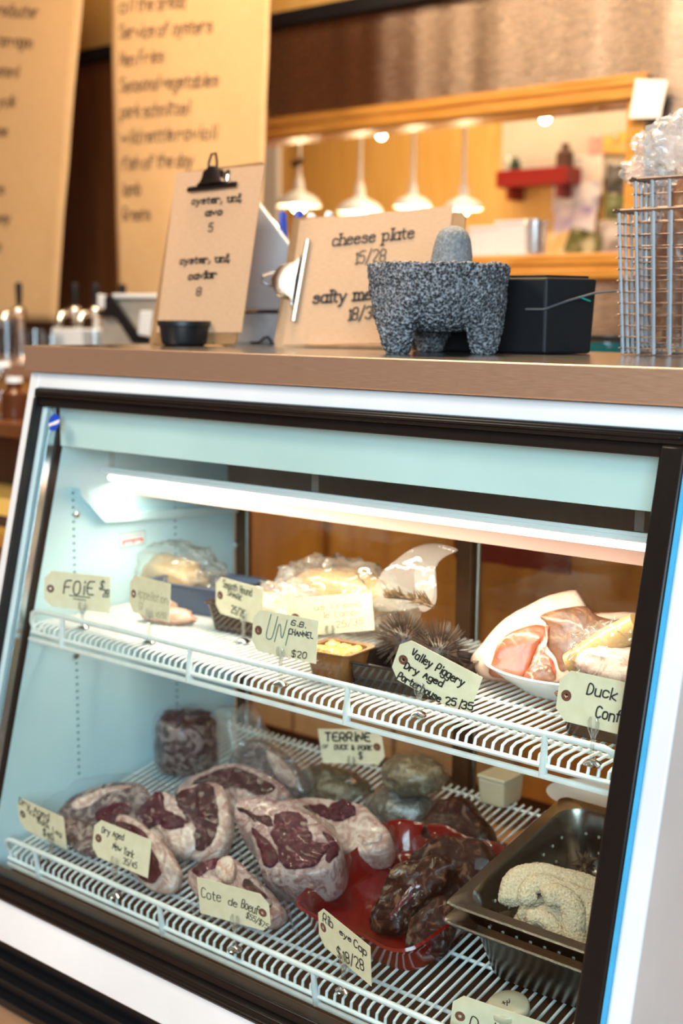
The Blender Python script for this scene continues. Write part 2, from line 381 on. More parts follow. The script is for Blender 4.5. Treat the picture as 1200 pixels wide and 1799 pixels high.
# ================================================================== SETTING
def struct(g, name, m, **kw): return props(g.build(name, m, **kw), kind='structure')
def span(a, b): return G().span(a, b)
struct(span((-3.6, -3.6, -.05), (3.6, 3.6, 0)), 'floor', FLOORM)
struct(span((-3.6, -3.6, 3.0), (3.6, 3.6, 3.06)), 'ceiling', mat('ceiling_boards', (.17, .12, .08), .8, scale=6))
struct(span((-3.66, -3.6, 0), (-3.6, 3.6, 3.0)), 'wall_left', woodmat('side_panelling', (.22, .12, .06), (.32, .18, .10), 4, (6, 6, .7), .5, .1))
# street wall: panelled on the left, a shop window on the right (behind the camera)
g = span((-3.6, -3.66, 0), (.35, -3.6, 3.0)); g.span((.35, -3.66, 0), (3.6, -3.6, .8)); g.span((.35, -3.66, 2.95), (3.6, -3.6, 3.0))
struct(g, 'wall_front', woodmat('front_panelling', (.10, .05, .025), (.15, .08, .04), 4, (6, 6, .7), .5, .1))
# wall behind the bar: plywood above, dark panel on the left, pass-through opening on the right
WX0, WX1, WZ0, WZ1, WY = -1.42, .135, 1.225, 1.76, 1.90
g = span((-3.6, WY, 2.075), (3.6, WY+.08, 3.0)); g.span((-3.6, WY, 0), (-1.24, WY+.08, 1.0))
g.span((-1.24, WY, 0), (3.6, WY+.08, WZ0)); g.span((WX1, WY, WZ0), (3.6, WY+.08, WZ1)); g.span((-1.24, WY, WZ1), (3.6, WY+.08, 2.075))
struct(g, 'wall_back', PLY)
g = span((-3.6, WY-.012, .9), (WX0, WY+.03, 2.035)); g.span((WX0, WY-.012, 1.80), (-1.225, WY+.03, 2.035)); g.span((WX0, WY-.012, .9), (-1.225, WY+.03, WZ0))
struct(g, 'wall_panel', DKWOOD)
struct(span((-3.2, WY-.05, 2.035), (3.5, WY, 2.08)), 'trim_1', MATTE, bevel=.004)
g = span((-1.215, WY-.012, WZ1), (3.5, WY-.001, 2.034)); g.span((WX1, WY-.012, .9), (3.5, WY-.001, WZ1)); g.span((-1.215, WY-.012, .9), (WX1, WY-.001, WZ0))
struct(g, 'wall_steel_sheet', WALLSTEEL)
# the pass-through's oak frame
w = props(thing('window_1', None, None, (-.64, WY, WZ0)), kind='structure')
def bar(a, b): 
    g = G(); g.span(a, b)
    return g
for a, b in (((WX0-.02, WY-.03, WZ1-.07), (WX1+.02, WY+.1, WZ1)), ((WX0-.02, WY-.03, WZ0), (WX1+.02, WY+.1, WZ0+.075)), ((WX1-.034, WY-.03, WZ0+.075), (WX1+.02, WY+.1, WZ1-.07)), ((WX0-.02, WY-.03, WZ0+.075), (WX0+.05, WY+.1, WZ1-.07))):
    g = G().span(a, b)
    if b[0]-a[0] > 1:
        zc = (a[2]+b[2])/2+.006; g.span((a[0], a[1]-.006, zc), (b[0], a[1]+.001, b[2]-.004)); g.span((a[0], a[1]-.012, a[2]+.006), (b[0], a[1]+.001, zc-.012))
    g.build('window_frame', OAK, w, bevel=.003)
# kitchen behind the opening
KY = 3.3
struct(span((-3.6, KY, 0), (3.6, KY+.06, 3.0)), 'wall_kitchen', PLY)
a, b = onY(886, 200, KY-.01), onY(1125, 308, KY-.01)
struct(span((a.x, KY-.02, b.z), (b.x+.2, KY, 2.6)), 'wall_kitchen_board', PLASTER)
b2 = onY(478, 345, KY)
struct(span((b2.x-.05, KY-.03, 1.3), (b2.x+.06, KY, 2.3)), 'trim_2', WHITE)

# ================================================================== DISPLAY CASE
T = .2349                                                      # lean of the glass front: y per metre of height
def FY(z, off=0): return -T*(.969-z)+off
XL, XR = 0.0, 1.232
case = thing('display_case', 'white refrigerated deli case with slanted glass front full of meat', 'display case', (.61, .2, 0))
for x0, x1 in ((XL, XL+.025), (XR-.028, XR)):
    prof = [(FY(1.026, .0), 1.026), (FY(.133), .133), (FY(.133), .0), (.5, 0), (.5, 1.026)]
    g = G().rings([[Vector((x, y, z)) for y, z in prof] for x in (x0, x1)]); g.build('side_panel', WHITE, case, bevel=.003)
g = G().rings([[Vector((x, y, z)) for y, z in ((FY(1.026), 1.026), (FY(1.0), 1.0), (.03, 1.0), (.03, 1.026))] for x in (XL+.025, XR-.028)])
g.span((XL+.025, .03, .985), (XR-.028, .5, 1.026)); g.build('top_rail', WHITE, case, bevel=.002)
g = G().rings([[Vector((x, y, z)) for y, z in ((FY(.196), .196), (FY(.134), .134), (FY(.134)+.03, .134), (FY(.196)+.03, .196))] for x in (XL+.025, XR-.028)]); g.build('bottom_panel', WHITE, case, bevel=.002)
# louvred plinth
g = G()
for k in range(4):
    z = .133-.034*k; g.rings([[Vector((x, y, zz)) for y, zz in ((-.19, z-.002), (-.178, z-.026), (-.165, z-.026), (-.165, z-.002))] for x in (XL+.025, XR-.028)])
g.span((XL+.025, -.17, 0), (XR-.028, -.12, .131)); g.build('louvre_grille', MATTE, case, bevel=.002)
# black glazing frame: stepped profile round the pane (all lie in the leaning plane)
def slant_bar(x0, x1, z0, z1, o0, o1):
    return G().rings([[Vector((x, FY(z, o), z)) for z, o in ((z0, o0), (z1, o0), (z1, o1), (z0, o1))] for x in (x0, x1)])
FX0, FX1 = .025, 1.204
g = slant_bar(FX0, FX1, .985, 1.0, -.006, .03)
g.add(*(lambda q: (q.v, q.f))(slant_bar(FX0, FX1, .969, .986, .004, .03))); g.add(*(lambda q: (q.v, q.f))(slant_bar(FX0+.01, FX1-.01, .991, .997, -.010, .0)))
g.build('frame_top', BLACK, case, bevel=.003)
g = slant_bar(FX0, FX1, .196, .213, -.006, .03)
for z0, z1, o in ((.213, .226, .004), (.200, .206, -.010)):
    q = slant_bar(FX0, FX1, z0, z1, o, .03); g.add(q.v, q.f)
g.build('frame_bottom', BLACK, case, bevel=.003)
def slant_post(x0, x1, o0, o1, z0=.213, z1=.985): return slant_bar(x0, x1, z0, z1, o0, o1)
TRACK = mat('pale_track', (.72, .86, .92), .25, scale=8, coat=.5)
slant_post(FX0, FX0+.007, -.006, .05).build('frame_side', BLACK, case, bevel=.002)
for x0, x1, o0, o1, m in ((FX0+.007, FX0+.018, .012, .05, TRACK), (FX0+.0185, FX0+.022, .026, .05, MATTE), (FX0+.0225, FX0+.0265, .018, .05, ALU), (FX0+.027, FX0+.030, .034, .07, BLACK)):
    slant_post(x0, x1, o0, o1).build('jamb_track', m, case, bevel=.001)
slant_post(FX1-.036, FX1-.004, -.006, .035).build('frame_side', BLACK, case, bevel=.004)
slant_post(FX1-.004, FX1+.001, -.004, .03).build('sky_reflection_strip', SKYEDGE, case)  # added strip: the chamfer's sky reflection as a coloured part
slant_bar(FX0+.012, FX1-.03, .222, .972, .010, .014).build('glass_front', GLASS, case, smooth_=False)
# round blue sticker at the pane's top left corner
Mg = Matrix.Translation((0, 0, 0))
c = meet(95, 742, (0, FY(.9, .009), .9), (0, 1, -T)); Ms = Matrix.Translation(c) @ Matrix.Rotation(math.atan(T), 4, 'X').inverted()
stk = G().plate(circ(.0145, 28), Ms, .0004).build('round_sticker', mat('blue_sticker', (.01, .06, .50), .4), case)
g = G()
g.plate([(-.0135, -.003), (-.006, -.001), (.002, .002), (.0135, .006), (.0132, -.0005), (.004, -.004), (-.004, -.0055), (-.0115, -.0085)], Ms @ Matrix.Translation((0, -.0004, 0)), .0003)
sub(stk, g, 'sticker_band', WHITE)
# liner
LX0, LX1, LB = .056, 1.172, .44
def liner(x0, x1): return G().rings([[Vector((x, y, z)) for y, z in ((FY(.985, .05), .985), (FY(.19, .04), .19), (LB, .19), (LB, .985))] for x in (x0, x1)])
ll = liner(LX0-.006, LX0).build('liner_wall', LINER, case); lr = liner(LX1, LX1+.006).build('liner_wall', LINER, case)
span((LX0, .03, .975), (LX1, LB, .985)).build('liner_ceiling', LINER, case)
span((LX0, -.14, .175), (LX1, LB, .19)).build('liner_floor', mat('dark_steel_floor', (.010, .010, .010), .9, 0, spec=.05), case)
# shelf-pin slots on the side walls: rows of punched holes
for xw, s in ((LX0, 1), (LX1, -1)):
    for yy in (.052, .287):
        g = G(); z = .32
        while z < .83:
            g.box((xw+s*.0002, yy, z), (.0008, .005, .0035)); z += .0125
        g.build('pin_slots', mat('slot_shadow_grey', (.10, .22, .25), .7) if 'slot_shadow_grey' not in bpy.data.materials else bpy.data.materials['slot_shadow_grey'], case)
for yy, z in ((.058, .782), (.05, .535)): G().lathe([(.006, 0), (.006, .003), (.004, .004)], (LX0, yy, z), 14, Matrix.Rotation(R(90), 4, 'Y')).build('screw_head', CHROME, case)
# loading label on the left wall
lab = [onX(*p, LX0+.0008) for p in ((210, 937), (255, 932), (255, 957), (210, 962))]
def wall_rect(y0, z0, y1, z1, x, t=.0005): return G().span((x, y0, z0), (x+t, y1, z1))
y0, y1, z0, z1 = lab[0].y, lab[1].y, (lab[2].z+lab[3].z)/2, (lab[0].z+lab[1].z)/2
wl = wall_rect(y0, z0, y1, z1, LX0+.0004).build('wall_label', WHITE, case)
LG = mat('label_grey', (.35, .45, .50), .6); LR = mat('label_red', (.75, .10, .08), .6)
g = G()
for a in ((y0, z0, y1, z0+.0015), (y0, z1-.0015, y1, z1), (y0, z0, y0+.0015, z1), (y1-.0015, z0, y1, z1)): g.span((LX0+.0009, a[0], a[1]), (LX0+.0013, a[2], a[3]))
for k in range(6): g.span((LX0+.0009, y0+.006+k*.008, z1-.008), (LX0+.0013, y0+.0115+k*.008, z1-.0062))
sub(wl, g, 'label_border', LG)
g = G(); g.span((LX0+.0009, y0+.007, z0+.0095), (LX0+.0014, y1-.006, z0+.0125))
for yy in (y0+.007, (y0+y1)/2, y1-.009): g.span((LX0+.0009, yy, z0+.004), (LX0+.0014, yy+.003, z0+.0095))
sub(wl, g, 'label_print', LR)
# header board behind the top of the pane, light ledge, cover and evaporator plate
span((LX0, .028, .9025), (LX1-.002, .036, .985)).build('header_panel', mat('header_board', (.66, .82, .82), .5, scale=3), case, bevel=.001)
ledge = G().span((.10, .075, .856), (1.12, .10, .8625)); ledge.span((.10, .075, .8625), (1.12, .078, .868)); ledge.build('light_ledge', WHITE, case, bevel=.0015)
g = G().rings([[Vector((x, y, z)) for y, z in ((.098, .857), (.20, .832), (.34, .787), (.345, .775), (.335, .775), (.195, .822), (.098, .850))] for x in (.12, 1.15)])
g.build('lamp_cover', mat('lamp_cover_pinkish', (.40, .24, .21), .35, scale=6, coat=.4), case)
span((.10, .150, .812), (1.15, .154, .846)).build('lamp_cover_lip', bpy.data.materials['lamp_cover_pinkish'], case, bevel=.001)
for x in (.118, .575, 1.098): G().span((x, .08, .868), (x+.012, .084, .9025)).build('ledge_clip', ACRYL, case, bevel=.001)
tube = G().tube([(.11, .089, .848), (1.11, .089, .848)], .005, 12).build('lamp_tube', emis('lamp_tube_glow', (1, .95, .88), 1.6), case)
g = G()
g.span((LX0, .425, .765), (LX1, LB, .985)); g.build('evaporator_plate', mat('dull_brown_metal', (.20, .145, .12), .6, .2, scale=50), case)
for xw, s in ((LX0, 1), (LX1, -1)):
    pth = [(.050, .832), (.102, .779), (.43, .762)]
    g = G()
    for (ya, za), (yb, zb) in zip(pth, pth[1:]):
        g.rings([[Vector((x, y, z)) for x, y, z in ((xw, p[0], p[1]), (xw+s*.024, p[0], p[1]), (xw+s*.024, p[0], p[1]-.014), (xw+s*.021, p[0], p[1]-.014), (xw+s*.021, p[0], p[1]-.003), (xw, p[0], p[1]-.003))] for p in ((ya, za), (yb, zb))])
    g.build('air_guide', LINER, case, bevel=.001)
# rear: two sliding glass doors in dark frames
DF = mat('bronze_door_frame', (.10, .045, .02), .35, .4, scale=30)
for x0, x1, yb in ((LX0+.002, .612, LB+.004), (.584, LX1-.002, LB+.02)):
    g = G(); zb, zt, w_ = .20, .775, .03
    g.span((x0, yb, zb), (x0+w_, yb+.014, zt)); g.span((x1-w_, yb, zb), (x1, yb+.014, zt)); g.span((x0+w_, yb, zb), (x1-w_, yb+.014, zb+.03)); g.span((x0+w_, yb, zt-.02), (x1-w_, yb+.014, zt))
    fr = g.build('door_frame', DF, case, bevel=.001)
    span((x0+w_, yb+.004, zb+.03), (x1-w_, yb+.008, zt-.02)).build('door_glass', REARGLASS, case, smooth_=False)
    sub(fr, G().tube([(x0+w_+.003, yb-.001, .235), (x0+w_+.003, yb-.001, .75)], .003, 8), 'door_edge_strip', ALU)
G().lathe([(.007, 0), (.007, .003), (.004, .005)], onY(414, 958, LB+.002), 14, Matrix.Rotation(R(90), 4, 'X')).build('door_bolt', CHROME, case)
light('case_lamp', 'AREA', (.61, .088, .836), 3.3, (1, .83, .62), 1.07, (.62, .17, .3), .02)

# stainless worktop
top = thing('steel_countertop', 'long brushed stainless steel worktop on top of the white deli case', 'countertop', (.63, .3, 1.026))
TOPSTEEL = steelmat('worktop_steel', (.46, .42, .39), .20, (2, 40, 40))
g = G().span((0, .004, 1.064), (1.30, .54, 1.07)); g.build('worktop_sheet', TOPSTEEL, top, bevel=.002)
g = G().span((0, 0, 1.0275), (1.30, .004, 1.07)); g.span((0, .004, 1.0275), (.012, .54, 1.064)); g.build('worktop_edge', STEEL, top, bevel=.002)
span((.02, .02, 1.0265), (1.22, .5, 1.06)).build('worktop_core', HARD, top)

# ------------------------------------------------------------------ wire shelves
A12 = R(12)
def deck(x, v, h=0): return Vector((x, -.11+v*math.cos(A12)-h*math.sin(A12), .232+v*math.sin(A12)+h*math.cos(A12)))
def flat(x, v, h=0): return Vector((x, -.048+v, .6105+h))
def onDeck(px, py, h=0): return meet(px, py, deck(0, 0, h), (0, -math.sin(A12), math.cos(A12)))
def onFlat(px, py, h=0): return meet(px, py, flat(0, 0, h), (0, 0, 1))
def wire_shelf(F, label, length, x0, x1, step):
    s = thing('wire_shelf', label, 'shelf', F((x0+x1)/2, length/2), 'wire shelves in the case')
    g = G(); n = int((x1-x0)/step)
    for k in range(n+1):
        x = x0+(x1-x0)*k/n; g.tube([F(x, length), F(x, .012), F(x, .003, -.003), F(x, 0, -.013)], .0021, 6)
    g.build('wire_deck', WIRE, s)
    g = G()
    for v in (.055, .155, length-.01): g.tube([F(x0, v, -.0045), F(x1, v, -.0045)], .0028, 8)
    g.build('cross_rod', WIRE, s)
    g = G().tube([F(x0, .02, -.012), F(x0-.004, .004, -.012), F(x0-.006, .001, .004), F(x0-.003, .001, .018), F(x0+.008, .001, .0235), F(x0+.02, .001, .0245), F(x1-.02, .001, .0245), F(x1-.006, .001, .021), F(x1, .001, .006), F(x1, .02, -.010)], .0043, 10); g.build('front_rail', WIRE, s)
    G().tube([F(x0-.004, -.001, -.014), F(x1+.004, -.001, -.014)], .0036, 8).build('edge_rod', WIRE, s)
    G().tube([F(x0-.008, -.002, -.026), F(x1+.008, -.002, -.026)], .0042, 8).build('edge_rod', WIRE, s)
    for x in (.15, .45, .755, 1.06):
        G().tube([F(x, -.002, -.027), F(x, -.002, -.010), F(x, 0, .024)], [.0058, .005, .0036], 10).build('rail_post', WIRE, s)
    for x, q in ((x0-.002, LX0), (x1+.002, LX1)): G().span(F(min(x, q), .12, -.022), F(max(x, q), .14, -.008)).build('shelf_clip', CHROME, s)
    return s
wire_shelf(flat, 'upper white wire shelf with glossy front rail', .40, .072, 1.158, .0132)
wire_shelf(deck, 'lower white wire shelf, tilted down toward the glass', .52, .072, 1.158, .0142)

# ================================================================== ON THE WORKTOP
CZ = 1.0705
# molcajete: one lump of vesicular basalt with a bowl and three legs
BAS = newmat('basalt'); m, nt, b = BAS
co = coords(nt)
vo = N(nt, 'ShaderNodeTexVoronoi', Scale=260.0); nt.links.new(co, vo.inputs['Vector'])
n1 = N(nt, 'ShaderNodeTexNoise', Scale=150.0, Detail=6.0); nt.links.new(co, n1.inputs['Vector'])
mx = N(nt, 'ShaderNodeMath', operation='MULTIPLY_ADD'); mx.inputs[1].default_value = .8; nt.links.new(vo.outputs['Distance'], mx.inputs[0]); nt.links.new(n1.outputs[0], mx.inputs[2])
pore = N(nt, 'ShaderNodeMath', operation='MULTIPLY_ADD'); pore.inputs[1].default_value = .55; pore.inputs[2].default_value = .05; nt.links.new(n1.outputs[0], pore.inputs[0])
vo2 = N(nt, 'ShaderNodeTexVoronoi', Scale=250.0); nt.links.new(co, vo2.inputs['Vector']); pm = N(nt, 'ShaderNodeMath', operation='MULTIPLY_ADD'); pm.inputs[1].default_value = .42; nt.links.new(vo2.outputs['Distance'], pm.inputs[0]); nt.links.new(pore.outputs[0], pm.inputs[2])
nt.links.new(ramp(nt, pm.outputs[0], [(.37, (.012, .012, .014)), (.49, (.085, .09, .10)), (.70, (.40, .41, .44))]), b.inputs['Base Color'])
b.inputs['Roughness'].default_value = .75; bumpn(nt, b, mx.outputs[0], .9, .0035)
BASALT = m
PEST = mat('pestle_stone', [(.3, (.17, .175, .18)), (.55, (.27, .275, .28)), (.75, (.40, .405, .41))], .8, scale=240, detail=6, bump=.6, bscale=260)
mc = Vector((.695, .222, CZ))
mol = thing('molcajete', 'rough grey three-legged basalt mortar on the steel worktop', 'mortar', mc)
g = G()
prof = [(.004, .033), (.035, .034), (.060, .042), (.080, .058), (.092, .080), (.0990, .104), (.1025, .120), (.1015, .1275), (.097, .1280), (.090, .120), (.078, .098), (.055, .080), (.03, .072), (.004, .070)]
g.lathe(prof, mc, 48)
toC = math.atan2(-.757, .637)
for k, a in enumerate((toC+R(66), toC-R(58), toC+R(184))):
    d = Vector((math.cos(a), math.sin(a), 0)); t = Vector((-d.y, d.x, 0)); rs = []
    for z, rc, ra, rb in ((.100, .070, .026, .066), (.080, .070, .027, .058), (.06, .071, .026, .046), (.04, .072, .0245, .034), (.02, .072, .0215, .0245), (.006, .0715, .0185, .019), (.000, .071, .014, .015)):
        rs.append([mc+d*(rc+ra*math.cos(2*math.pi*j/20))+t*(rb*math.sin(2*math.pi*j/20))+Vector((0, 0, z)) for j in range(20)])
    g.rings(rs)
o = g.build('bowl_with_legs', BASALT, mol)
rm = o.modifiers.new('remesh', 'REMESH'); rm.mode = 'VOXEL'; rm.voxel_size = .0013; rm.use_smooth_shade = True
sm = o.modifiers.new('smooth', 'SMOOTH'); sm.iterations = 30; sm.factor = .5
def tex(name, kind, sz):
    t = bpy.data.textures.new(name, kind); t.noise_scale = sz; return t
def disp(o, t, s, mid=.5):
    d = o.modifiers.new('displace', 'DISPLACE'); d.texture = t; d.strength = s; d.mid_level = mid; d.texture_coords = 'LOCAL'; return d
t1 = tex('pits', 'VORONOI', .0044); t1.distance_metric = 'DISTANCE'; t2 = tex('lumps', 'CLOUDS', .022); t2.noise_depth = 3; t3 = tex('grain', 'CLOUDS', .004); t3.noise_depth = 2
disp(o, t2, .0035); disp(o, t1, .0046, .28); disp(o, t3, .0020)
pe = thing('pestle', 'smooth light grey stone pestle standing in the mortar bowl', 'pestle', mc+Vector((.003, .02, .074)))
g = G(); pc = mc+Vector((.003, .022, .073)); tl = Matrix.Rotation(R(4), 4, 'Y')
g.lathe([(.004, 0), (.024, .002), (.031, .014), (.033, .04), (.0305, .065), (.0275, .086), (.0235, .100), (.017, .1075), (.008, .111), (.002, .112)], pc, 28, tl)
o = g.build('pestle_body', PEST, pe); sd = o.modifiers.new('s', 'SUBSURF'); sd.levels = 2; sd.render_levels = 2; disp(o, t3, .0018)

# ramekin
rk = thing('ramekin', 'small black cast iron ramekin at the left end of the worktop', 'bowl', onZ(318, 606, CZ))
rc = Vector((.155, .222, CZ)); IRON = mat('black_cast_iron', (.016, .017, .02), .38, .3, scale=90, bump=.15, bscale=200, dist=.001)
g = G().lathe([(.002, .0), (.034, .0), (.0375, .002), (.0395, .006), (.0425, .030), (.0432, .0325), (.0455, .0335), (.0462, .0405), (.0455, .0425), (.0415, .0425), (.040, .039), (.036, .008), (.002, .006)], rc, 40)
g.build('cup', IRON, rk)

# oyster clipboard
Mo = pose((.146, .28, 1.2265), -2.9, 13.3, -1.06)
oc = thing('clipboard', 'clipboard with kraft oyster and uni menu under a black clip', 'clipboard', Mo)
def rrect(w, h, r=.006):
    q = []
    for cx, cy, a0 in ((w/2-r, h/2-r, 0), (-w/2+r, h/2-r, 90), (-w/2+r, -h/2+r, 180), (w/2-r, -h/2+r, 270)):
        q += [(cx+r*math.cos(R(a0+t)), cy+r*math.sin(R(a0+t))) for t in (0, 30, 60, 90)]
    return q
G().plate(rrect(.229, .316), Mo @ Matrix.Translation((0, .0012, 0)), .0032).build('backing_board', HARD, oc, smooth_=False)
q = outl(Mo, [(309, 304), (465, 290), (424, 584), (275, 584)])
pap = G().plate(q, Mo @ Matrix.Translation((0, -.0002, 0)), .0012).build('menu_paper', KRAFT, oc, smooth_=False)
mp = bpy.data.objects['menu_paper']; Mf = Mo @ Matrix.Translation((0, -.0009, 0))
for tx, a, b_, h, lw in (('oyster, uni,', (337, 359), (424, 353), 11, 0.0024), ('avo', (361, 379), (390, 376.5), 10, 0.0030), ('5', (366, 407), (373, 406), 14, 0.0020), ('oyster, uni,', (316, 464), (403, 459), 11, 0.0026), ('caviar', (331, 491), (380, 487), 11, 0.0029), ('8', (345, 519), (353, 518), 13, 0.0020)):
    sub(mp, lettering(G(), Mf, tx, a, b_, h, lw, 0, True, .25), 'typed_lettering', INK)
def spring_clip(parent, Mc, w, lever_h, m, kz=1.0):
    """clipboard clip: x along the jaw, z away from the paper; jaw bar, sprung body, two ears and a hang loop"""
    g = G()
    g.rings([[Mc @ Vector((x, y, z)) for y, z in ((-.002, -.006), (-.0065, -.0055), (-.0075, -.002), (-.0055, .003), (-.002, .004))] for x in (-w/2, -w/2+.002, w/2-.002, w/2)]); g.build('clip_jaw', m, parent)
    bw = w*.21; g = G()
    g.rings([[Mc @ Vector((x*s, y, z)) for x, y in ((-1, -.003), (-.92, -.010), (0, -.014), (.92, -.010), (1, -.003), (0, -.002))] for z, s in ((.003*kz, bw*1.5), (.008*kz, bw*1.15), (.016*kz, bw), (.026*kz, bw*.95), (.031*kz, bw*.6), (.034*kz, bw*.35))]); g.build('clip_body', m, parent, bevel=.0008)
    L = lever_h; g = G()
    g.tube([Mc @ Vector(p) for p in ((-bw*.42, -.008, .030*kz), (-bw*.40, -.010, L*.75), (-bw*.2, -.011, L), (bw*.2, -.011, L), (bw*.40, -.010, L*.75), (bw*.42, -.008, .030*kz))], .0022, 8); g.build('clip_loop', m, parent)
    for s in (-1, 1):
        g = G().tube([Mc @ Vector((s*bw*1.0, .001, .010)), Mc @ Vector((s*bw*1.4, .004, .012)), Mc @ Vector((s*bw*1.7, .004, .006))], .003, 8); g.build('clip_spring', CHROME, parent)
pj = loc_on(Mo, (376, 329)); BCLIP = mat('black_clip_metal', (.03, .022, .02), .3, .7, scale=40)
spring_clip(oc, Mo @ Matrix.Translation((pj.x, -.0015, pj.y)), .125, .056, BCLIP)
# a white binder-clip ear behind
g = G().tube([Mo @ Vector((pj.x+.03, .008, pj.y+.004+k)) for k in (0, .02, .032)], [.010, .012, .004], 10); g.build('clip_rear_ear', CHROME, oc)

# cheese clipboard, lying on its long side
Mk = pose((.432, .379, 1.187), 14.9, 20.0, -.93)
ck = thing('clipboard', 'clipboard on its side with kraft cheese plate menu and silver clip', 'clipboard', Mk)
q = outl(Mk, [(514, 382), (812, 371), (818, 380), (790, 604), (483, 610), (481, 600)])
G().plate(q, Mk @ Matrix.Translation((0, .0012, 0)), .0035).build('backing_board', HARD, ck, smooth_=False)
q = outl(Mk, [(527, 387), (796, 361), (770, 601), (497, 606)])
G().plate(q, Mk @ Matrix.Translation((0, -.0002, 0)), .0013).build('menu_paper', KRAFT, ck, smooth_=False)
mp = bpy.data.objects['menu_paper.001']; Mf = Mk @ Matrix.Translation((0, -.0009, 0))
for tx, a, b_, h, lw in (('cheese plate', (584, 432), (726, 418), 19, .0026), ('15/28', (622, 464), (676, 459), 21, .0019), ('salty meats', (550, 533), (693, 523), 20, .0034), ('18/30', (610, 563), (664, 559), 21, .0026)):
    sub(mp, lettering(G(), Mf, tx, a, b_, h, lw, .06, True, .2), 'typed_lettering', INK)
a, b_ = loc_on(Mk, (542, 424)), loc_on(Mk, (517, 566)); d = (a-b_); c = (a+b_)/2
Mc = Mk @ Matrix.Translation((c.x, -.0015, c.y)) @ Matrix.Rotation(-math.atan2(d.y, d.x), 4, 'Y')
if (Mc.to_3x3() @ Vector((0, 0, 1))).dot(Mk.to_3x3() @ Vector((-1, 0, 0))) < 0: Mc = Mc @ Matrix.Rotation(math.pi, 4, 'Y')
SCLIP = mat('silver_clip_metal', (.58, .60, .62), .25, 1.0, scale=20)
spring_clip(ck, Mc, d.length, .070, SCLIP, 1.5)
# thin boards lying under / behind the menu
wb = thing('wooden_board', 'thin dark-edged wooden board lying flat under the cheese clipboard', 'board', (.47, .40, CZ))
G().box((.49, .405, CZ+.003), (.30, .13, .006), Matrix.Rotation(R(15), 3, 'Z')).build('board_slab', HARD, wb, bevel=.001)

# black receipt box behind the mortar
bb = thing('black_box', 'matte black tapered machine box behind the mortar with a thin cable', 'machine', (.72, .43, CZ))
f0, f1 = Vector((.812, .330, CZ)), Vector((.842, .400, CZ)); ax = (f1-f0).normalized(); bx = Vector((-.97, -.10, 0)).normalized()
def bp(u, v, z): return f0+bx*u+ax*v+Vector((0, 0, z))
H_ = .1115
rs = [[bp(0, 0, 0), bp(0, .085, 0), bp(.23, .085, 0), bp(.23, 0, 0)], [bp(0, 0, H_*.55), bp(-.001, .088, H_*.55), bp(.23, .10, H_*.55), bp(.23, 0, H_*.55)], [bp(0, 0, H_), bp(-.002, .09, H_), bp(.23, .104, H_), bp(.23, 0, H_)]]
G().rings(rs).build('box_shell', MATTE, bb, bevel=.004, smooth_=False)
G().rings([[bp(.012, .01, H_), bp(.012, .09, H_), bp(.22, .09, H_), bp(.22, .01, H_)], [bp(.012, .01, H_+.004), bp(.012, .09, H_+.004), bp(.22, .09, H_+.004), bp(.22, .01, H_+.004)]]).build('lid', MATTE, bb, bevel=.001)
G().tube([bp(.03, -.003, .065), bp(.0, -.004, .065), bp(-.008, .03, .078), bp(-.016, .07, .09), bp(-.024, .105, .094)], .0018, 6).build('cable', mat('grey_cable', (.10, .10, .11), .5), bb)
G().tube([bp(-.012, .045, .084), bp(-.013, .065, .078)], .0012, 6).build('green_wire', mat('green_wire', (.02, .45, .35), .5), bb)

# white printer wedge behind the oyster board
rp = thing('receipt_printer', 'white wedge-shaped receipt printer between the two clipboards', 'printer', (.27, .47, CZ))
PY0, PY1 = .44, .525
def pw(pts, y0, y1): 
    return G().rings([[Vector((onY(x, y, y0).x-(yy-y0)*.80, yy, onY(x, y, y0).z)) for x, y in pts] for yy in (y0, y1)])
pw([(400, 550), (492, 550), (488, 604), (400, 604)], PY0, PY1).build('printer_base', mat('marbled_white_plastic', [(.4, (.62, .62, .64)), (.6, (.82, .82, .84))], .5, scale=25), rp, bevel=.003, smooth_=False)
pw([(400, 545), (400, 300), (450, 348), (512, 432), (496, 541), (488, 545)], PY0-.012, PY1+.01).build('printer_lid', WHITE, rp, bevel=.006, smooth_=False)
pw([(405, 546), (488, 546), (488, 549.5), (405, 549.5)], PY0-.003, PY1).build('seam', MATTE, rp, smooth_=False)
cb = thing('cable', 'short dark cable curled on the worktop beside the oyster clipboard', 'cable', onZ(455, 604, CZ))
q0 = onZ(440, 604.5, CZ); G().tube([q0+Vector((0, 0, .003)), q0+Vector((.012, .01, .003)), q0+Vector((.02, .016, .012)), q0+Vector((.025, .02, .014)), q0+Vector((.032, .024, .003))], .0024, 8).build('cable_loop', MATTE, cb)
tg = thing('herb_sprig', 'tiny dark green sprig lying at the foot of the oyster clipboard', 'sprig', onZ(420, 606, CZ))
g = G(); q0 = Vector((.222, .255, CZ+.002))
for k in range(16):
    a = random.uniform(-.6, 3.6); l = random.uniform(.012, .024); e = q0+Vector((math.cos(a)*l*.764, math.cos(a)*l*.645, abs(math.sin(a))*l*.45)); g.tube([q0, (q0+e)/2+Vector((0, 0, .002)), e], [.002, .0028, .0008], 6)
g.build('sprig_leaves', mat('dark_green', (.01, .045, .04), .6), tg)

